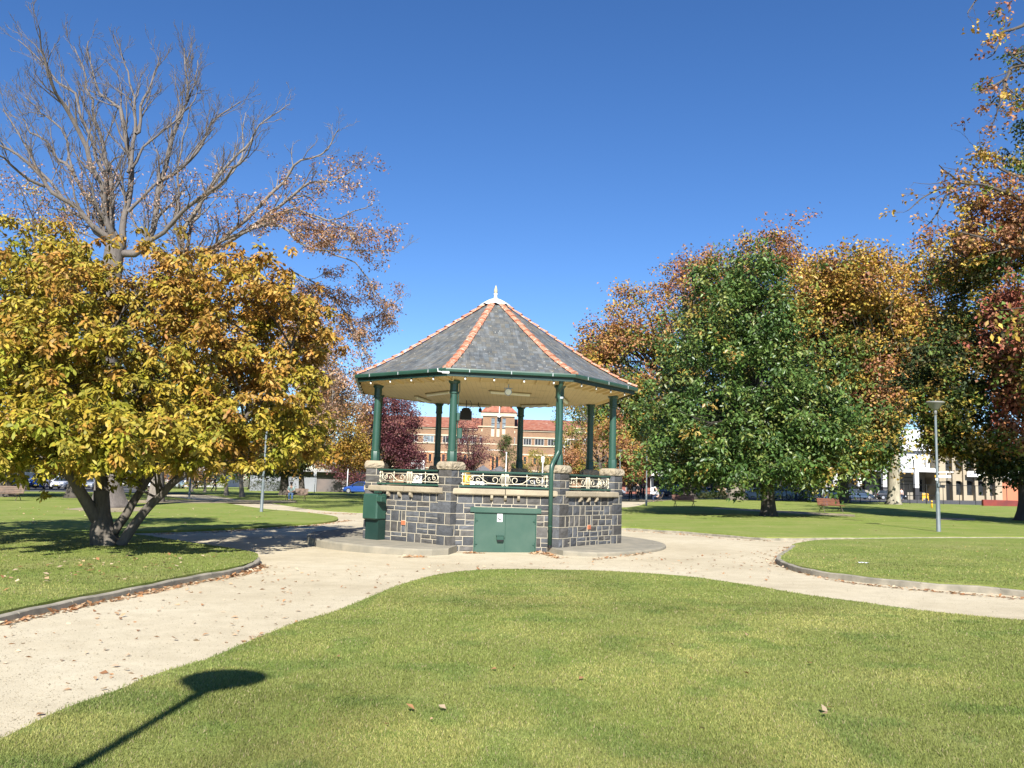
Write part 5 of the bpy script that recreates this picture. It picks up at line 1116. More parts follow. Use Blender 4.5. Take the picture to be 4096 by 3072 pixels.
GPN = M('grey_cladding', (.42, .44, .46), (.34, .36, .38), 1.5, .7); WHT = M('bright_white', (.80, .79, .77), None, 2, .6)
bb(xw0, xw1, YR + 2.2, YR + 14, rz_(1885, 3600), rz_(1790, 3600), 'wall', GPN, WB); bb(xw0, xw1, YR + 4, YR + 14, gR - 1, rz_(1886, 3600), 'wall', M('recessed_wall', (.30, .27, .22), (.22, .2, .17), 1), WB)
m = MB(); z0, z1 = rz_(1788, 3600), rz_(1700, 3640)
m.quad((rx(3500), YR + 1.5, z0), (xw1 + .8, YR + 1.5, z0), (xw1 + 3, YR + 9, z1), (rx(3560), YR + 9, z1)); m.quad((rx(3500), YR + 1.5, z0 - .4), (xw1 + .8, YR + 1.5, z0 - .4), (xw1 + .8, YR + 1.5, z0), (rx(3500), YR + 1.5, z0)); m.quad((rx(3560), YR + 9, z1), (xw1 + 3, YR + 9, z1), (xw1 + 3, YR + 14, z0), (rx(3500), YR + 14, z0)); m.build('roof', M('white_metal_roof', (.75, .77, .80), (.66, .68, .72), .7, .5), WB)
bb(rx(3660), xw1, YR - .3, YR + 2, rz_(1888, 3700), rz_(1872, 3700), 'fascia', WHT, WB); bb(rx(3390), rx(3659), YR + .1, YR + 2.1, rz_(1886, 3500), rz_(1872, 3500), 'fascia', GPN, WB)
for p in (3240, 3332, 3430, 3530, 3658, 3662):
    if p == 3662: continue
    m = MB(); m.box((rx(p + 6), YR - .1, (rz_(1888, p) + gR + 1.9) / 2), (.62, .62, rz_(1888, p) - gR - 1.9)); m.m = 1; m.box((rx(p + 6), YR - .1, gR + .9), (.64, .64, 2.0)); m.build('pillar', [WHT, M('dark_pillar_base', (.03, .03, .035))], WB)
for p0, p1 in ((3596, 3614), (3676, 3690), (3722, 3736)):
    window(rx(p0), rx(p1), rz_(1870, 3600), rz_(1830, 3600), YR + 2.2, WB, WHT, 0, w_=.3)
for zz_ in (1906, 1921, 1935):
    bb(xw0 + 1, xw1 - 1, YR + 3.9, YR + 3.99, rz_(zz_ + 2, 3600), rz_(zz_, 3600), 'rail_band', BLACK, WB)
for p0, p1 in ((3470, 3500), (3560, 3590), (3700, 3735)): window(rx(p0), rx(p1), gR + .1, rz_(1915, 3600), YR + 3.9, WB, BLACK, 1)
RB = thing('brick_wall_building', 'low orange brick building with a white roof at the right edge', 'building', (rx(4080), YR + 3, gR))
bb(rx(4004), rx(4400), YR + 2, YR + 14, gR - 1, rz_(1921, 4040), 'wall', M('orange_brick', (.46, .17, .09), (.40, .15, .085), .7, .9), RB)
m = MB(); a, b_ = rx(4000), rx(4420); m.quad((a, YR + 1.5, rz_(1921, 4040)), (b_, YR + 1.5, rz_(1921, 4040)), (b_, YR + 12, rz_(1921, 4040) + 3.2), (a, YR + 12, rz_(1921, 4040) + 3.2)); m.quad((a, YR + 1.5, rz_(1921, 4040)), (b_, YR + 1.5, rz_(1921, 4040)), (b_, YR + 1.5, rz_(1921, 4040) + .35), (a, YR + 1.5, rz_(1921, 4040) + .35)); m.build('roof', WHT, RB)
# shops seen below the elms
def shop(label, px0, px1, y, ztop, wallm, trim, awn, seed, cat='shop', glass=.5):
    x0, x1 = at(px0, 1950, y).x, at(px1, 1950, y).x; g0 = G((x0 + x1) / 2); t_ = thing('shop_building', label, cat, ((x0 + x1) / 2, y, g0))
    bb(x0, x1, y, y + 10, g0 - 1, g0 + ztop, 'wall', wallm, t_); bb(x0 - .1, x1 + .1, y - .3, y - .003, g0 + ztop - .5, g0 + ztop + .15, 'cornice', trim, t_)
    bb(x0, x1, y - 2.4, y - .31, g0 + 3.0, g0 + 3.25, 'awning', awn, t_); g_ = random.Random(seed); x = x0 + .5
    while x < x1 - 1.6:
        w_ = g_.uniform(1.4, 2.6); w_ = min(w_, x1 - x - .3); window(x, x + w_, g0 + .5, g0 + 2.6, y, t_, trim, 1)
        if ztop > 5.5: window(x + .2, x + min(w_, 1.6), g0 + 4.2, g0 + 5.6, y, t_, trim, 1)
        x += w_ + g_.uniform(.5, 1.3)
    return t_
RED = M('dark_red_brick', (.20, .07, .055), (.26, .10, .07), .9, .9); BRN = M('tan_brick', (.36, .24, .15), (.30, .2, .13), .8, .9)
shop('red brick shop with white upper panels behind the right bandstand corner', 2430, 2600, 150, 7.5, RED, WHT, AWN, 1)
shop('bright white rendered shop behind the striped shirt bench', 2602, 2680, 150, 6.2, WHT, WHT, AWN, 2)
shop('brown brick house front between the first two elm trunks', 2682, 2890, 152, 7.0, BRN, CRM, AWN, 3)
shop('tan brick shop behind the ivy clad elm trunk', 2892, 3080, 150, 6.6, BRN, WHT, AWN, 4)
shop('cream shopfront behind the bus shelter', 3082, 3286, 148, 7.4, CRM, WHT, AWN, 5)
shop('dark shaded shop row behind the cars at the far left', -500, 330, 150, 6.0, M('grey_render', (.20, .19, .18), (.15, .15, .14), .5), WHT, AWN, 6)
shop('pale shop seen through the slender trees at the left', 332, 900, 152, 4.6, M('pale_render', (.62, .62, .60), (.5, .5, .5), .5), WHT, WHT, 7)
# long low shed
y = 112; x0, x1 = at(1000, 1930, y).x, at(1420, 1930, y).x; g0 = G(-28); SH = thing('shed', 'long low grey shed with a white lower wall behind the hedge at the left', 'shed', (x0, y, g0))
bb(x0, at(1266, 1930, y).x, y, y + 8, g0 - 1, at(1150, 1904, y).z, 'wall', M('pale_grey_panel', (.22, .23, .25), (.18, .19, .21), .6), SH); bb(x0, x1, y + .3, y + 8, at(1150, 1904, y).z + .003, at(1150, 1884, y).z, 'upper_wall', M('dark_panel', (.10, .09, .09)), SH)
bb(x0 - .5, x1, y - 1, y + 9, at(1150, 1884, y).z + .003, at(1150, 1874, y).z, 'roof', M('shed_roof', (.30, .29, .28)), SH); bb(at(1266, 1930, y).x + .01, x1, y + .2, y + 8, g0 - 1, at(1150, 1904, y).z, 'lower_wall', M('brownish_panel', (.14, .11, .10), (.09, .08, .08), .8), SH)
# street trees across the roads (fill between the shops)
ST_ = 'street trees across the road'
for q, (px, py_, rx_, ry_, dd, pl, lb) in enumerate([(-60, 1840, 230, 110, 128, 'dark', 'dark street tree at the extreme left across the road'), (240, 1850, 150, 80, 126, 'dark', 'dark street tree behind the white parked car at the left'), (520, 1850, 160, 75, 124, 'gmix', 'greenish street tree seen between the magnolia stems'), (780, 1850, 150, 80, 122, 'rust', 'rusty street tree behind the walking person'), (1000, 1860, 110, 60, 128, 'dark', 'dark street tree left of the long shed'), (1330, 1830, 110, 70, 128, 'rust', 'rusty street tree above the long shed'),
     (2560, 1800, 110, 80, 130, 'dark', 'dark street tree right of the hotel'), (2850, 1830, 190, 70, 126, 'dark', 'dark street tree above the brown brick house'), (3120, 1800, 170, 90, 128, 'dark', 'dark street tree above the tan shop')]):
    b0 = at(px, 1960, dd); b0.z = G(b0.x); tree('street_tree', lb, 'tree', b0, .3, at(px, 1900, dd), [ell(px, py_, rx_, ry_, dd, 4, 1, pl)], 1.7, 20, .5, .3, .2, 120 + q, B_DARK, nl=14, group=ST_, gap=-.3)
# ================================================================== street furniture
LAMPM = M('lamp_grey_paint', (.125, .148, .152), (.10, .12, .125), 5, .55, .2, 60, .002)
def lamp(name='street_lamp'):
    t_ = thing(name, '', 'street lamp'); m = MB()
    m.lathe([(.10, -.1), (.10, .02), (.078, .04), (.072, 1.42), (.066, 1.50), (.05, 1.53), (.047, 1.6), (.042, 4.55)], (0, 0, 0), 12); m.build('pole', LAMPM, t_, smooth=True)
    m = MB(); m.lathe([(.055, 4.40), (.06, 4.54), (.05, 4.58)], (0, 0, 0), 12); m.lathe([(.05, 4.56), (.13, 4.62), (.29, 4.83), (.335, 4.86), (.335, 4.88), (.30, 4.905), (.0, 4.93)], (0, 0, 0), 24); m.build('lamp_shade', M('lamp_shade_metal', (.20, .20, .18), (.16, .16, .15), 4, .5), t_, smooth=True)
    m = MB(); m.box((.0, -.077, 1.78), (.07, .06, .12)); m.build('junction_box', LAMPM, t_); return t_
L0 = lamp(); LG = 'park lamps with inverted cone shades'
base = gp(3755, 2133); place(L0, False, base, 0, 'tall grey park lamp standing on the right lawn, nearest lamp in view', LG)
m = MB(); m.tube([base + Vector((-.02, -.0, 1.95)), base + Vector((-.02, -.0, 2.03))], .056, 10); m.build('sticker_band', WHITE, L0)
for (p, y, lb) in ((gp(1045, 2052), 0, 'park lamp standing left of the seated man in the teal shirt'), (gp(756, 1997), 0, 'dark shaded park lamp at the curve of the left path'), (gp(2585, 2026), 0, 'park lamp beside the path right of the bandstand, its head lost in the leaves'), (gp(2478, 2006), 0, 'park lamp rising just behind the rightmost bandstand column'), (Vector((-2.47, .47, G(-2.47))), 0, 'park lamp left of the camera whose shadow falls across the front lawn')):
    place(L0, True, p, 0, lb, LG)
for o_ in list(COL.objects):
    if o_.name.startswith('sticker_band') and o_.parent != L0: bpy.data.objects.remove(o_)
def post(name, label, cat, p, h, r_, mat=LAMPM, extra=None):
    t_ = thing(name, label, cat, p); m = MB(); m.tube([p + Vector((0, 0, -.1)), p + Vector((0, 0, h))], [r_, r_ * .8], 10); m.build('pole', mat, t_, smooth=True)
    if extra: extra(t_, p, h)
    return t_
def arm(t_, p, h):
    m = MB(); m.tube([p + Vector((0, 0, h)), p + Vector((.1, 0, h + .5)), p + Vector((.6, 0, h + .9)), p + Vector((1.5, 0, h + 1.0))], .05, 8); m.build('arm', WHITE, t_); m = MB(); m.bevbox(p + Vector((2.0, 0, h + 1.0)), (1.1, .3, .16), .04); m.build('lamp_head', WHITE, t_)
def cap(t_, p, h): m = MB(); m.lathe([(.03, 0), (.08, .05), (.03, .14)], p + Vector((0, 0, h)), 8); m.build('post_cap', WHITE, t_)
def sg(t_, p, h): m = MB(); m.box(p + Vector((0, -.05, h - .3)), (.3, .03, .6)); m.build('sign_plate', WHITE, t_)
p = at(2254, 1960, 150); p.z = 0; post('street_light', 'white curved street light in front of the hotel', 'street light', p, 8.6, .1, WHITE, arm)
p = at(2021, 1970, 70); p.z = G(p.x); post('flagpole', 'thin white pole seen through the middle of the front railing', 'pole', p, (at(2021, 1815, 70).z - p.z), .04, WHITE, cap)
p = at(2168, 1970, 90); p.z = G(p.x); post('signpost', 'white post in front of the golden tree behind the bandstand', 'post', p, (at(2168, 1826, 90).z - p.z), .07, WHITE, sg)
p = gp(1322, 1962); post('signpost', 'pale grey pole beside the stone memorial block', 'pole', p, 3.1, .08, LAMPM, cap)
p = at(1258, 1955, 100); p.z = G(p.x); post('signpost', 'white sign on a short post in front of the long shed', 'sign', p, 2.6, .05, WHITE, sg)
p = at(1388, 1955, 104); p.z = G(p.x); post('signpost', 'thin white pole above the hedge near the blue car', 'pole', p, 3.6, .06, WHITE, cap)
p = at(230, 1955, 112); p.z = G(p.x); post('street_light', 'small pale street light beside the white parked car at the left', 'street light', p, 3.6, .06, WHITE, cap)
p = at(2820, 1955, 100); p.z = G(p.x); 
# ornate pale post base
p = gp(1266, 1962); t = thing('ornate_post', 'pale ornate post with a flared stone base by the left hedge', 'post', p); m = MB(); m.lathe([(.42, -.05), (.42, .25), (.30, .32), (.24, .9), (.2, 1.0), (.14, 1.1)], p, 8); m.build('base', SAND, t); m = MB(); m.lathe([(.13, 1.08), (.11, 2.2), (.09, 4.0), (.14, 4.1), (.05, 4.3)], p, 12); m.build('shaft', SAND, t, smooth=True)
p = gp(1304, 1964); t = thing('memorial_block', 'grey stone memorial block with a white triangle on its face', 'memorial', p); m = MB(); m.bevbox(p + Vector((0, .3, .75)), (1.35, .7, 1.6), .04); m.build('block', M('grey_granite', (.20, .21, .21), (.15, .155, .16), 5, .7), t)
m = MB(); m.face([m.av(p + Vector(q)) for q in ((-.25, -.06, .62), (.25, -.06, .62), (0, -.06, 1.2))]); m.face([m.av(p + Vector(q)) for q in ((-.25, -.03, .62), (.25, -.03, .62), (0, -.03, 1.2))]); m.build('emblem', M('pale_plate', (.5, .52, .5)), t)
# benches
WOOD = M('varnished_timber', (.17, .06, .028), (.11, .04, .02), 6, .55, .2, 40, .003); WOODD = M('weathered_timber', (.16, .10, .065), (.10, .07, .05), 6, .7)
BIRON = M('bench_iron', (.10, .075, .05), None, 4, .5)
def bench(wood, L_=1.7):
    t_ = thing('park_bench', '', 'bench'); m = MB()
    for k in range(4): m.box((0, -.20 + k * .125, .44 + (.012 if k == 0 else 0)), (L_, .105, .035), 0, .04)
    m.build('seat', wood, t_); m = MB()
    for k in range(4): m.box((0, .27 + k * .03, .53 + k * .105), (L_ * .98, .03, .092), 0, -.26)
    m.build('backrest', wood, t_)
    for s_ in (-1, 1):
        m = MB(); x = s_ * L_ * .40
        arc = [(-.27, 0), (-.25, .12), (-.17, .24), (-.02, .30), (.0, .30)]
        m.tube([(x, a, b_) for a, b_ in arc], .022, 6); m.tube([(x, .02 - (a + .02), b_) for a, b_ in arc], .022, 6); m.tube([(x, 0, .29), (x, 0, .42)], .03, 6); m.tube([(x, -.24, .425), (x, .2, .425), (x, .27, .50), (x, .38, .88)], .02, 6); m.tube([(x - .04, -.27, .01), (x + .04, -.27, .01)], .02, 6)
        m.build('leg', BIRON, t_)
    return t_
BG = 'slatted park benches'; B0 = bench(WOOD); B1 = bench(WOODD)
def bplace(pr_, used, pa, pb, lb, flip=False, rz=None):
    a, b_ = gp(*pa), gp(*pb); c_ = (a + b_) / 2; c_.z = G(c_.x) + .03; an = math.atan2((b_ - a).y, (b_ - a).x) + (math.pi if flip else 0)
    o_ = place(pr_, used, c_, an if rz is None else rz, lb, BG); return c_, an
bplace(B0, False, (2690, 2031), (2783, 2031), 'reddish slatted park bench left of the green magnolia trunk', rz=.1)
bplace(B0, True, (3273, 2051), (3377, 2052), 'reddish slatted park bench right of the green magnolia trunk, its seat towards the path', rz=.25)
bplace(B1, False, (1135, 2004), (1228, 2004), 'dark slatted bench under the seated man in the teal shirt', rz=.0)
bplace(B1, True, (560, 1992), (690, 1992), 'shaded dark bench seen between the magnolia stems', rz=.05)
bplace(B1, True, (-40, 2006), (92, 2006), 'dark bench cut by the left edge with one arched leg showing', rz=.0)
bplace(B1, True, (2622, 2008), (2655, 2008), 'bench seen end on under the man in the striped shirt', rz=-math.pi / 2 - .2)
# bins, shelter, frames, fence
YEL = M('yellow_paint', (.75, .42, .03), (.65, .36, .03), 4, .5)
p = at(3702, 1997, 122); p.z = G(p.x); t = thing('barrier_frame', 'yellow folding barrier frame on the pavement before the white building', 'barrier', p); m = MB()
for s_ in (-1, 1): m.tube([p + Vector((s_ * .42, 0, 0)), p + Vector((s_ * .42, 0, 1.0))], .05, 8)
m.tube([p + Vector((-.42, 0, 1.0)), p + Vector((.42, 0, 1.0))], .05, 8); m.build('frame', YEL, t); m = MB(); m.box(p + Vector((0, .03, .62)), (.72, .03, .5)); m.build('panel', YEL, t)
p = gp(3728, 2035); t = thing('bollard', 'short yellow bollard just left of the lamp on the right lawn', 'bollard', p); m = MB(); m.lathe([(.07, 0), (.07, .62), (.05, .68), (.0, .69)], p, 10); m.build('post', YEL, t, smooth=True); m = MB(); m.lathe([(.075, .45), (.075, .55)], p, 10); m.build('reflector', BLACK, t)
# bus shelter
p0 = gp(3110, 2006); p1 = gp(3262, 2006); c_ = (p0 + p1) / 2; c_.z = G(c_.x); t = thing('bus_shelter', 'dark framed glass bus shelter behind the right lawn', 'bus shelter', c_); W_ = (p1 - p0).length / 2; zt = 2.55
m = MB(); m.bevbox(c_ + Vector((0, .7, zt)), (2 * W_ + .7, 1.9, .2), .04); m.build('roof', AWN, t)
for u in (-1, -.34, .33, 1):
    for dy in (0, 1.4): m = MB(); m.box(c_ + Vector((u * W_, dy, zt / 2 - .05)), (.08, .08, zt - .1)); m.build('post', AWN, t)
SG = bpy.data.materials.new('clear_glass'); nt, b, o = nodes(SG); b.inputs['Transmission Weight'].default_value = .8; b.inputs['Roughness'].default_value = .05; b.inputs['Base Color'].default_value = (.5, .58, .6, 1); b.inputs['IOR'].default_value = 1.05
for u0, u1 in ((-1, -.34), (-.34, .33), (.33, 1)): m = MB(); m.box(c_ + Vector(((u0 + u1) / 2 * W_, 1.4, 1.25)), ((u1 - u0) * W_ - .1, .02, 2.0)); m.build('glass_panel', SG, t)
m = MB(); m.box(c_ + Vector((-.2, 1.1, .5)), (W_ * 1.1, .35, .06)); m.box(c_ + Vector((-.2, 1.1, .25)), (.1, .1, .5)); m.build('seat', AWN, t)
# fence rails along the street
def fence(label, px0, px1, py0, py1, h, rails, mat, nposts, wire=False):
    a, b_ = gp(px0, py0), gp(px1, py1); t_ = thing('fence', label, 'fence', a); m = MB()
    for z in rails: m.tube([a + Vector((0, 0, z)), b_ + Vector((0, 0, z))], .03, 6)
    m.build('rail', mat, t_)
    for k in range(nposts):
        q = a.lerp(b_, k / (nposts - 1)); m = MB(); m.tube([q + Vector((0, 0, -.1)), q + Vector((0, 0, h))], .035, 6); m.build('post', mat, t_)
    return t_
fence('low dark pipe fence along the street behind the plane tree', 3320, 3740, 2012, 2014, .95, (.9,), BLACK, 12)
fence('tall dark pipe fence before the stone building', 3640, 4090, 2018, 2022, 2.15, (2.1,), BLACK, 8)
fence('low dark fence beside the hedge at the far right of the plaza', 2380, 2740, 1985, 1992, .8, (.75, .4), BLACK, 12)
bb_ = gp(3960, 2026); t = thing('low_wall', 'low dark red barrier in the shade at the right edge', 'barrier', bb_); m = MB(); m.bevbox(bb_ + Vector((1.2, .3, .3)), (3.6, .4, .75), .05); m.build('panel', M('dark_red_barrier', (.20, .03, .02), (.12, .02, .02), 1), t); m = MB()
for k in range(4): m.box(bb_ + Vector((-.3 + k, .3, -.03)), (.2, .5, .08))
m.build('feet', BLACK, t)
# signs on the stone building
m = MB(); s_ = at(3775, 1906, YR - 2.5); t = thing('shop_sign', 'narrow blue and white hanging sign on a white bracket right of the lamp post', 'sign', s_); m.box(s_, (2.2, .12, .34)); m.m = 1; m.box(s_ + Vector((.1, -.066, 0)), (1.7, .01, .12)); m.m = 2; m.box(s_ + Vector((-1.25, 0, 0)), (.3, .14, .34)); m.build('board', [WHITE, M('blue_paint', (.18, .26, .50)), YEL], t); m = MB(); m.tube([s_ + Vector((-1, 0, .62)), s_ + Vector((1.5, 0, .72)), s_ + Vector((1.9, 2.3, .72))], .07, 8); m.tube([s_ + Vector((.4, 0, .15)), s_ + Vector((.4, 0, .66))], .05, 6); m.build('bracket', WHITE, t)
m = MB(); s_ = at(3905, 1898, YR - 1.2); t = thing('shop_sign', 'wide white sign board on the arched stone building', 'sign', s_); m.box(s_, (2.9, .15, .75)); m.m = 1
for k in range(10): m.box(s_ + Vector((-1.15 + k * .25, -.08, .08)), (.14, .01, .16))
m.build('board', [WHITE, M('blue_paint2', (.30, .34, .50))], t); m = MB(); m.tube([s_ + Vector((-1.3, 0, .45)), s_ + Vector((1.3, 0, .45))], .05, 6); m.tube([s_ + Vector((0, 0, .45)), s_ + Vector((0, 1, .45))], .05, 6); m.build('bracket', WHITE, t)
# litter on the right lawn
p = gp(3452, 2252, .1); m = MB()
for k, (a, b_) in enumerate(((-.12, 0), (.0, .03), (.09, -.01))): m.quad(p + Vector((a * .6, b_, .0)), p + Vector((a * .6 + .07, b_ - .02, .02)), p + Vector((a * .6 + .06, b_ + .04, .01)), p + Vector((a * .6 - .01, b_ + .05, .015)))
tag(m.build('litter', M('white_paper', (.8, .82, .85), (.7, .7, .75), 20)), 'crumpled white paper scrap on the right lawn bed', 'litter')
# plaza things behind the bandstand
p = gp(1866, 1975); p = Vector((p.x * .62, p.y * .62, 0)); p = at(1866, 1985, 48); p.z = G(p.x); t = thing('covered_statue', 'bulky yellow hooded figure on a dark stand, seen through the front railing', 'covered figure', p); m = MB(); hh = at(1866, 1882, 48).z - p.z
m.lathe([(.20, hh * .42), (.27, hh * .5), (.25, hh * .68), (.20, hh * .8), (.22, hh * .88), (.13, hh * .97), (.05, hh)], p, 14)
for q in range(len(m.v)): m.v[q] += Vector((.05 * noise.noise(m.v[q] * 4), .05 * noise.noise(m.v[q] * 5), 0))
m.build('cover', YEL, t, smooth=True); m = MB(); m.lathe([(.3, 0), (.3, .08), (.16, .12), (.15, hh * .45)], p, 12); m.build('stand', BLACK, t)
for q, (px, lb) in enumerate(((1892, 'white plastic chair behind the bandstand, left one of two'), (1920, 'white plastic chair behind the bandstand, right one of two'))):
    p = at(px, 1985, 44); p.z = G(p.x); t = thing('chair', lb, 'chair', p, 0, 'white plastic chairs'); zb = at(px, 1935, 44).z - p.z - .55
    m = MB(); m.bevbox(p + Vector((0, 0, zb + .1)), (.42, .42, .04), .02); m.build('seat', WHITE, t); m = MB(); m.bevbox(p + Vector((0, .2, zb + .42)), (.40, .04, .5), .02); m.build('backrest', WHITE, t)
    for a in (-1, 1):
        for b_ in (-1, 1): m = MB(); m.box(p + Vector((a * .18, b_ * .18, (zb + .08) / 2)), (.04, .04, zb + .08)); m.build('leg', WHITE, t)
# ================================================================== cars
TYRE = M('tyre_rubber', (.015, .015, .016), None, 5, .8); RIM = M('alloy_rim', (.45, .46, .48), None, 4, .35, metal=.6); CGL = M('car_glass', (.015, .02, .025), (.04, .05, .06), 2, .06); LENS = M('headlight_lens', (.7, .72, .75), None, 3, .1); TAIL = M('tail_light', (.35, .01, .01), None, 3, .2); NPL = M('number_plate', (.75, .62, .08), None, 3, .5)
def carpaint(n, c):
    m = bpy.data.materials.new(n); nt, b, o = nodes(m); b.inputs['Base Color'].default_value = (*c, 1); b.inputs['Roughness'].default_value = .3; b.inputs['Metallic'].default_value = .25; b.inputs['Coat Weight'].default_value = .8; b.inputs['Coat Roughness'].default_value = .05; return m
def car(mat, kind='hatch'):
    """length along x, nose towards +x"""
    t_ = thing('parked_car', '', 'car'); P_ = dict(hatch=(4.1, .95, 1.45, [(-1.95, .95), (-1.55, 1.38), (.15, 1.45), (1.0, .98)], 1.55), sedan=(4.6, .95, 1.43, [(-1.75, .98), (-1.05, 1.38), (.25, 1.43), (1.15, .98)], 1.0), suv=(4.6, 1.08, 1.75, [(-2.15, 1.08), (-1.95, 1.66), (.35, 1.75), (1.15, 1.12)], 1.1), van=(4.9, 1.15, 1.95, [(-2.35, 1.1), (-2.3, 1.9), (1.2, 1.93), (1.85, 1.15)], 1.1))[kind]
    Ln, belt, ht, gh, _ = P_; h = Ln / 2
    # lofted lower body
    st_ = [(-h, .45, belt - .18, .70), (-h + .12, .26, belt - .03, .80), (-h + .7, .2, belt, .87), (0, .18, belt - .01, .89), (gh[3][0] + .05, .18, belt - .02, .88), (h - .45, .2, belt - .14, .84), (h - .1, .26, belt - .27, .74), (h, .42, belt - .36, .60)]
    m = MB(); prev = None
    for x, z0, z1, w_ in st_:
        sec = [(-w_ * .9, z0), (-w_, z0 + .12), (-w_ * 1.0, (z0 + z1) / 2 + .05), (-w_ * .93, z1 - .04), (-w_ * .82, z1), (w_ * .82, z1), (w_ * .93, z1 - .04), (w_, (z0 + z1) / 2 + .05), (w_, z0 + .12), (w_ * .9, z0)]
        ring = [m.av((x, a, b_)) for a, b_ in sec]
        if prev:
            for j in range(10): m.face((prev[j], prev[(j + 1) % 10], ring[(j + 1) % 10], ring[j]))
        else: m.face(ring)
        prev = ring
    m.face(prev); bo = m.build('body', mat, t_); bo.data.shade_smooth(); bo.data.set_sharp_from_angle(angle=R(32))
    m = MB(); w0, w1 = .80, .62
    lo = [(gh[0][0], w0), (gh[3][0], w0)]; A = [m.av((gh[0][0], -w0, gh[0][1] - .03)), m.av((gh[3][0], -w0, gh[3][1] - .05)), m.av((gh[3][0], w0, gh[3][1] - .05)), m.av((gh[0][0], w0, gh[0][1] - .03))]
    B = [m.av((gh[1][0], -w1, gh[1][1] - .03)), m.av((gh[2][0], -w1, gh[2][1] - .03)), m.av((gh[2][0], w1, gh[2][1] - .03)), m.av((gh[1][0], w1, gh[1][1] - .03))]
    for k in range(4): m.face((A[k], A[(k + 1) % 4], B[(k + 1) % 4], B[k]))
    m.build('window', CGL, t_)
    m = MB(); n = 6; g = {}
    for i in range(n + 1):
        for j in range(5):
            x = gh[1][0] + (gh[2][0] - gh[1][0]) * i / n; y_ = (j / 2 - 1) * (w1 + .01); z = gh[1][1] + (gh[2][1] - gh[1][1]) * i / n + .05 * (1 - (j / 2 - 1) ** 2) * (1 - (2 * i / n - 1) ** 4) - .03; g[i, j] = m.av((x, y_, z + .01))
    for i in range(n):
        for j in range(4): m.face((g[i, j], g[i + 1, j], g[i + 1, j + 1], g[i, j + 1]))
    for s_ in (-1, 1):
        for (xa_, za_), (xb_, zb_) in ((gh[0], gh[1]), (gh[3], gh[2])): m.tube([(xa_, s_ * (w0 + .005), za_ - .03), (xb_, s_ * (w1 + .01), zb_ - .02)], .035, 6)
        xm = (gh[1][0] + gh[2][0]) / 2; m.tube([(xm + .1, s_ * (w0 + .01), gh[0][1] - .02), (xm, s_ * (w1 + .012), gh[1][1] - .02)], .035, 6); m.tube([(gh[1][0], s_ * (w1 + .01), gh[1][1] - .02), (gh[2][0], s_ * (w1 + .01), gh[2][1] - .02)], .03, 6)
    m.build('roof', mat, t_, smooth=True)
    r_ = .31 if kind in ('hatch', 'sedan') else .36
    for x in (-h + .78, h - .82):
        for s_ in (-1, 1):
            m = MB(); m.xf = Matrix.Translation((x, s_ * .80, r_)) @ Matrix.Rotation(math.pi / 2, 4, 'X'); m.lathe([(r_ * .72, -.11), (r_ * .98, -.1), (r_, -.06), (r_, .06), (r_ * .98, .1), (r_ * .72, .11)], (0, 0, 0), 20); w_ = m.build('wheel', TYRE, t_, smooth=False)
            m = MB(); m.xf = Matrix.Translation((x, s_ * .80, r_)) @ Matrix.Rotation(math.pi / 2, 4, 'X'); m.lathe([(r_ * .66, -.118), (r_ * .2, -.125), (0, -.125)] if s_ > 0 else [(r_ * .66, .118), (r_ * .2, .125), (0, .125)], (0, 0, 0), 16); m.build('rim', RIM, w_)
    for s_ in (-1, 1):
        m = MB(); m.box((h - .12, s_ * .58, belt - .36), (.16, .28, .13), s_ * -.35); m.build('headlight', LENS, t_); m = MB(); m.box((-h + .06, s_ * .62, belt - .22), (.1, .22, .18)); m.build('tail_light', TAIL, t_)
        m = MB(); m.bevbox((gh[3][0] - .25, s_ * .95, belt + .04), (.12, .18, .12), .02); m.build('mirror', mat, t_)
    for x in (h + .002, -h - .002): m = MB(); m.box((x, 0, .46), (.02, .38, .12)); m.build('number_plate', NPL, t_)
    m = MB(); m.box((h - .06, 0, .42), (.12, 1.0, .2)); m.build('grille', BLACK, t_); return t_
BLU = carpaint('blue_paint_metal', (.02, .07, .30)); DBL = carpaint('dark_blue_paint', (.015, .025, .05)); GRYB = carpaint('blue_grey_paint', (.05, .08, .13)); WHC = carpaint('white_car_paint', (.75, .76, .78)); SIL = carpaint('silver_paint', (.35, .38, .42)); BLC = carpaint('black_car_paint', (.01, .011, .014))
protos = {}
def pcar(px, dist, mat, kind, rz, lb):
    k = (mat.name, kind); p = at(px, 1960, dist); p.z = G(p.x) + .01
    if k in protos: o_ = dup(protos[k])
    else: o_ = protos[k] = car(mat, kind)
    o_.location = p; o_.rotation_euler = (0, 0, rz); o_['label'] = lb; o_['group'] = 'parked cars'
pcar(78, 96, GRYB, 'sedan', -1.05, 'blue grey car parked nose out in the shade at the far left')
pcar(158, 101, BLU, 'suv', -1.3, 'bright blue car behind the dark trunk at the far left')
pcar(120, 108, SIL, 'van', -1.3, 'silver roofed van behind the blue cars at the far left')
pcar(248, 103, WHC, 'hatch', -1.4, 'white hatchback left of the magnolia stems')
pcar(348, 104, SIL, 'sedan', -1.2, 'pale sedan seen between the magnolia stems')
pcar(600, 108, WHC, 'suv', -1.4, 'white car seen right of the magnolia stems')
pcar(700, 122, SIL, 'hatch', -1.4, 'silver car behind the slender trees')
pcar(1442, 104, BLU, 'hatch', math.pi - .15, 'bright blue car half hidden by the left stone pier')
pcar(2440, 128, WHC, 'sedan', .3, 'white car seen at the right end of the bandstand railing')
pcar(2150, 118, WHC, 'van', .1, 'white van seen through the scrollwork of the front railing')
pcar(1930, 124, SIL, 'sedan', .1, 'silver car behind the white chairs')
pcar(2700, 124, DBL, 'suv', -.5, 'dark blue car left of the first elm trunk')
pcar(2790, 122, SIL, 'sedan', -1.4, 'silver sedan between the elm trunks')
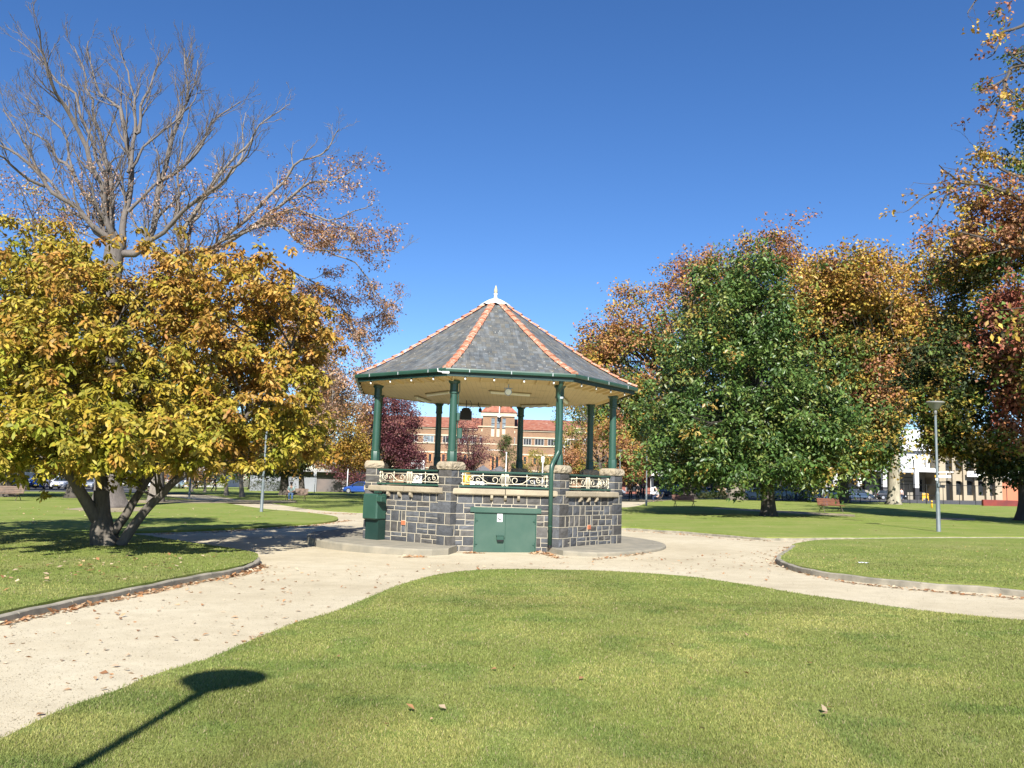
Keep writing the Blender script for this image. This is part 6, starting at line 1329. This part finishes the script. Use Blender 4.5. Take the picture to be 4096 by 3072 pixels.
pcar(2838, 126, GRYB, 'sedan', -1.4, 'blue grey sedan partly behind the ivy clad elm')
pcar(3022, 112, WHC, 'sedan', math.pi, 'white sedan with its front wheel beside the magnolia trunk')
pcar(3130, 112, WHC, 'suv', -.9, 'white and blue car seen through the left pane of the bus shelter')
pcar(3345, 116, WHC, 'suv', -.55, 'white four wheel drive right of the walking man in the pale jumper')
pcar(3435, 127, GRYB, 'hatch', 0, 'dark blue hatchback in profile before the white pillars')
pcar(3560, 126, BLC, 'hatch', -.1, 'black car half hidden by the plane tree trunk')
# ================================================================== people
SKIN = M('skin', (.50, .30, .21), None, 5, .6)
def skinmesh(name, pts, edges, rad, mat, parent, sub=1):
    me = bpy.data.meshes.new(name); me.from_pydata([Vector(p) for p in pts], edges, []); o_ = bpy.data.objects.new(name, me); COL.objects.link(o_)
    sk = o_.modifiers.new('skin', 'SKIN'); sk.use_smooth_shade = True
    for i, r_ in enumerate(rad): sk_v = me.skin_vertices[0].data[i]; sk_v.radius = (r_, r_) if not hasattr(r_, '__len__') else r_
    me.skin_vertices[0].data[0].use_root = True
    if sub: sb = o_.modifiers.new('sub', 'SUBSURF'); sb.levels = sub; sb.render_levels = sub
    bpy.context.view_layer.update()
    dg = bpy.context.evaluated_depsgraph_get(); m2 = bpy.data.meshes.new_from_object(o_.evaluated_get(dg)); bpy.data.objects.remove(o_)
    m2.materials.clear(); m2.materials.append(mat); o2 = bpy.data.objects.new(name, m2); COL.objects.link(o2); o2.parent = parent; m2.shade_smooth(); return o2
def person(label, loc, rz, pose, shirt, trouser, hair, sc=1.0, long_sleeve=True, stripes=None):
    """faces local -y"""
    t_ = thing('person', label, 'person', (0, 0, 0))
    if pose == 'walk': hp, lk, la, rk, ra = .93, (.09, -.16, .50), (.09, -.10, .09), (-.09, .10, .50), (-.09, .36, .16)
    elif pose == 'stand': hp, lk, la, rk, ra = .93, (.09, -.01, .50), (.10, .0, .08), (-.09, -.01, .50), (-.10, .03, .08)
    else: hp, lk, la, rk, ra = .52, (.12, -.44, .50), (.11, -.42, .08), (-.10, -.43, .52), (-.09, -.38, .08)
    ln = -.14 if pose == 'sit' else -.02; z = hp
    J = dict(pel=(0, 0, z), sp=(0, ln * .2, z + .2), ch=(0, ln * .7, z + .42), nk=(0, ln * 1.1, z + .56), hd=(0, ln * 1.5 - .02, z + .68), ht=(0, ln * 1.7 - .03 - (.06 if pose == 'sit' else 0), z + .76))
    body = list(J.values()); B = {k: i for i, k in enumerate(J)}; E_ = [(0, 1), (1, 2), (2, 3), (3, 4), (4, 5)]; rad = [(.145, .11), (.13, .10), (.15, .105), .055, (.085, .10), (.07, .085)]
    def add(p, par, r_): body.append(p); rad.append(r_); E_.append((par, len(body) - 1)); return len(body) - 1
    arms, legs = [], []
    for s_ in (1, -1):
        sh = add((s_ * .18, ln * .9, z + .47), B['ch'], .06)
        if pose == 'sit': el, wr, hn = (s_ * .22, ln - .10, z + .22), (s_ * .10, -.36, z + .13), (s_ * .06, -.42, z + .14)
        elif pose == 'walk': el, wr, hn = (s_ * .24, s_ * .10, z + .22), (s_ * .25, s_ * .16 - .10, z + .0), (s_ * .25, s_ * .16 - .12, z - .07)
        else: el, wr, hn = (s_ * .25, .03, z + .20), (s_ * .24, -.08, z - .02), (s_ * .23, -.10, z - .09)
        e = add(el, sh, .043); w_ = add(wr, e, .028); h_ = add(hn, w_, .032); d = (Vector(hn) - Vector(wr)).normalized(); u = Vector((0, 1, 0)) if abs(d.y) < .7 else Vector((1, 0, 0)); sd = d.cross(u).cross(d).normalized()
        for k, (o1, l_) in enumerate(((-.027, .07), (-.009, .08), (.009, .075), (.027, .055))):
            q = Vector(hn) + d * .035 + sd * o1; a = add(tuple(q), h_, .009); add(tuple(q + d * l_ * .6 + Vector((-s_ * .012, 0, -.004))), a, .008)
        q = Vector(hn) + sd * -.03; a = add(tuple(q), h_, .010); add(tuple(q + d * .035 - sd * .012), a, .009); arms.append((sh, e, w_))
    for kn, an in ((lk, la), (rk, ra)):
        s_ = 1 if kn[0] > 0 else -1; hpj = add((s_ * .09, 0, z - .03), 0, .085); k = add(kn, hpj, .06); a = add(an, k, .042); to = add((an[0], an[1] - .14, max(.03, an[2] - .05)), a, .035); legs.append((hpj, k, a))
    bd = skinmesh('body', body, E_, rad, SKIN, t_)
    P = [body[i] for i in (0, 1, 2)] + [(0, ln * 1.0, z + .50)]; Ee = [(0, 1), (1, 2), (2, 3)]; Rr = [(.16, .125), (.15, .12), (.17, .125), (.09, .08)]
    for sh, e, w_ in arms:
        n = len(P); wp = Vector(body[e]).lerp(Vector(body[w_]), .93 if long_sleeve else .05); P += [body[sh], body[e], tuple(wp)]; Ee += [(2, n), (n, n + 1), (n + 1, n + 2)]; Rr += [.078, .058, .044]
    skinmesh('shirt', P, Ee, Rr, shirt, t_)
    P = [(0, 0, z + .04), (0, 0, z - .03)]; Ee = [(0, 1)]; Rr = [(.155, .125), (.15, .12)]
    for hj, k, a in legs:
        n = len(P); P += [body[hj], body[k], tuple(Vector(body[k]).lerp(Vector(body[a]), .94))]; Ee += [(1, n), (n, n + 1), (n + 1, n + 2)]; Rr += [.10, .075, .062]
    skinmesh('trousers', P, Ee, Rr, trouser, t_)
    hp_ = Vector(J['ht']); m = MB(); m.xf = Matrix.Translation(hp_ + Vector((0, .025, -.005))); m.lathe([(.09, -.07), (.102, -.02), (.098, .035), (.07, .075), (.0, .092)], (0, 0, 0), 14); m.build('hair', hair, t_, smooth=True)
    for kn, an in ((lk, la), (rk, ra)):
        m = MB(); m.bevbox((an[0], an[1] - .07, max(.045, an[2] - .04)), (.095, .27, .085), .02); m.build('shoe', M('shoe_leather', (.03, .028, .026)), t_)
    # face
    fc = Vector(J['hd']) + Vector((0, 0, .03)); m = MB(); m.lathe([(.012, -.03), (.018, -.01), (.006, .03)], fc + Vector((0, -.105, 0)), 6); m.build('nose', SKIN, t_)
    t_.scale = (sc,) * 3; t_.location = loc; t_.rotation_euler = (0, 0, rz); return t_
TEAL = M('teal_shirt', (.20, .28, .27), None, 5, .8); DENIM = M('denim', (.06, .12, .24), (.09, .16, .28), 8, .9); BLK = M('black_cloth', (.012, .012, .014), None, 5, .9); JUMP = M('pale_jumper', (.50, .55, .52), None, 6, .9); LD = M('light_denim', (.14, .22, .36), None, 6, .9); NAVY = M('navy_trousers', (.03, .045, .09), None, 5, .9); HBLK = M('black_hair', (.01, .009, .008), None, 20, .7); HGRY = M('grey_hair', (.5, .49, .46), None, 20, .7)
STR = bpy.data.materials.new('striped_shirt'); nt, b, o = nodes(STR); wv = nt.nodes.new('ShaderNodeTexWave'); wv.bands_direction = 'Z'; wv.inputs['Scale'].default_value = 3.4; nt.links.new(objc(nt), wv.inputs[0]); nt.links.new(ramp(nt, wv.outputs['Fac'], [(.45, (.015, .025, .07)), (.55, (.5, .52, .55))]), b.inputs['Base Color']); b.inputs['Roughness'].default_value = .9
c_ = gp(1164, 2004); person('man in a teal shirt and jeans sitting on the dark bench, looking down', (c_.x, c_.y - .06, G(c_.x)), .15, 'sit', TEAL, DENIM, HBLK, 1.05, False)
c_ = gp(857, 1967); person('person in black walking on the left lawn', (c_.x, c_.y, G(c_.x)), math.pi * .5, 'walk', BLK, BLK, HBLK, 1.02)
c_ = gp(2634, 2010); person('grey haired man in a striped shirt sitting side on at the path edge', (c_.x, c_.y + .1, G(c_.x)), -math.pi / 2 - .2, 'sit', STR, NAVY, HGRY, 1.08)
c_ = at(3302, 2012, 72); person('white haired man in a pale jumper walking away behind the right bench', (c_.x, c_.y, G(c_.x)), math.pi, 'stand', JUMP, LD, HGRY, 1.04)
c_ = gp(2521, 2002); person('left one of two people in black standing in the shade right of the bandstand', (c_.x, c_.y, G(c_.x)), math.pi, 'walk', BLK, BLK, HBLK, 1.05)
c_ = gp(2551, 2001); person('right one of two people in black standing in the shade right of the bandstand', (c_.x, c_.y, G(c_.x)), math.pi + .4, 'stand', BLK, BLK, HBLK, 1.05)
c_ = at(2574, 1990, 105); person('pale haired person in navy far behind the path', (c_.x, c_.y, G(c_.x)), 0, 'stand', NAVY, NAVY, HGRY, 1.0)
c_ = at(3606, 2000, 118); person('small person in a pale top beside the plane tree trunk', (c_.x, c_.y, G(c_.x)), 0, 'stand', M('pale_pink_top', (.6, .45, .42), None, 5, .9), NAVY, HBLK, 1.0)
c_ = at(3184, 2000, 97); person('person in black waiting inside the bus shelter', (c_.x, c_.y, G(c_.x)), .3, 'stand', BLK, NAVY, HBLK, 1.0)
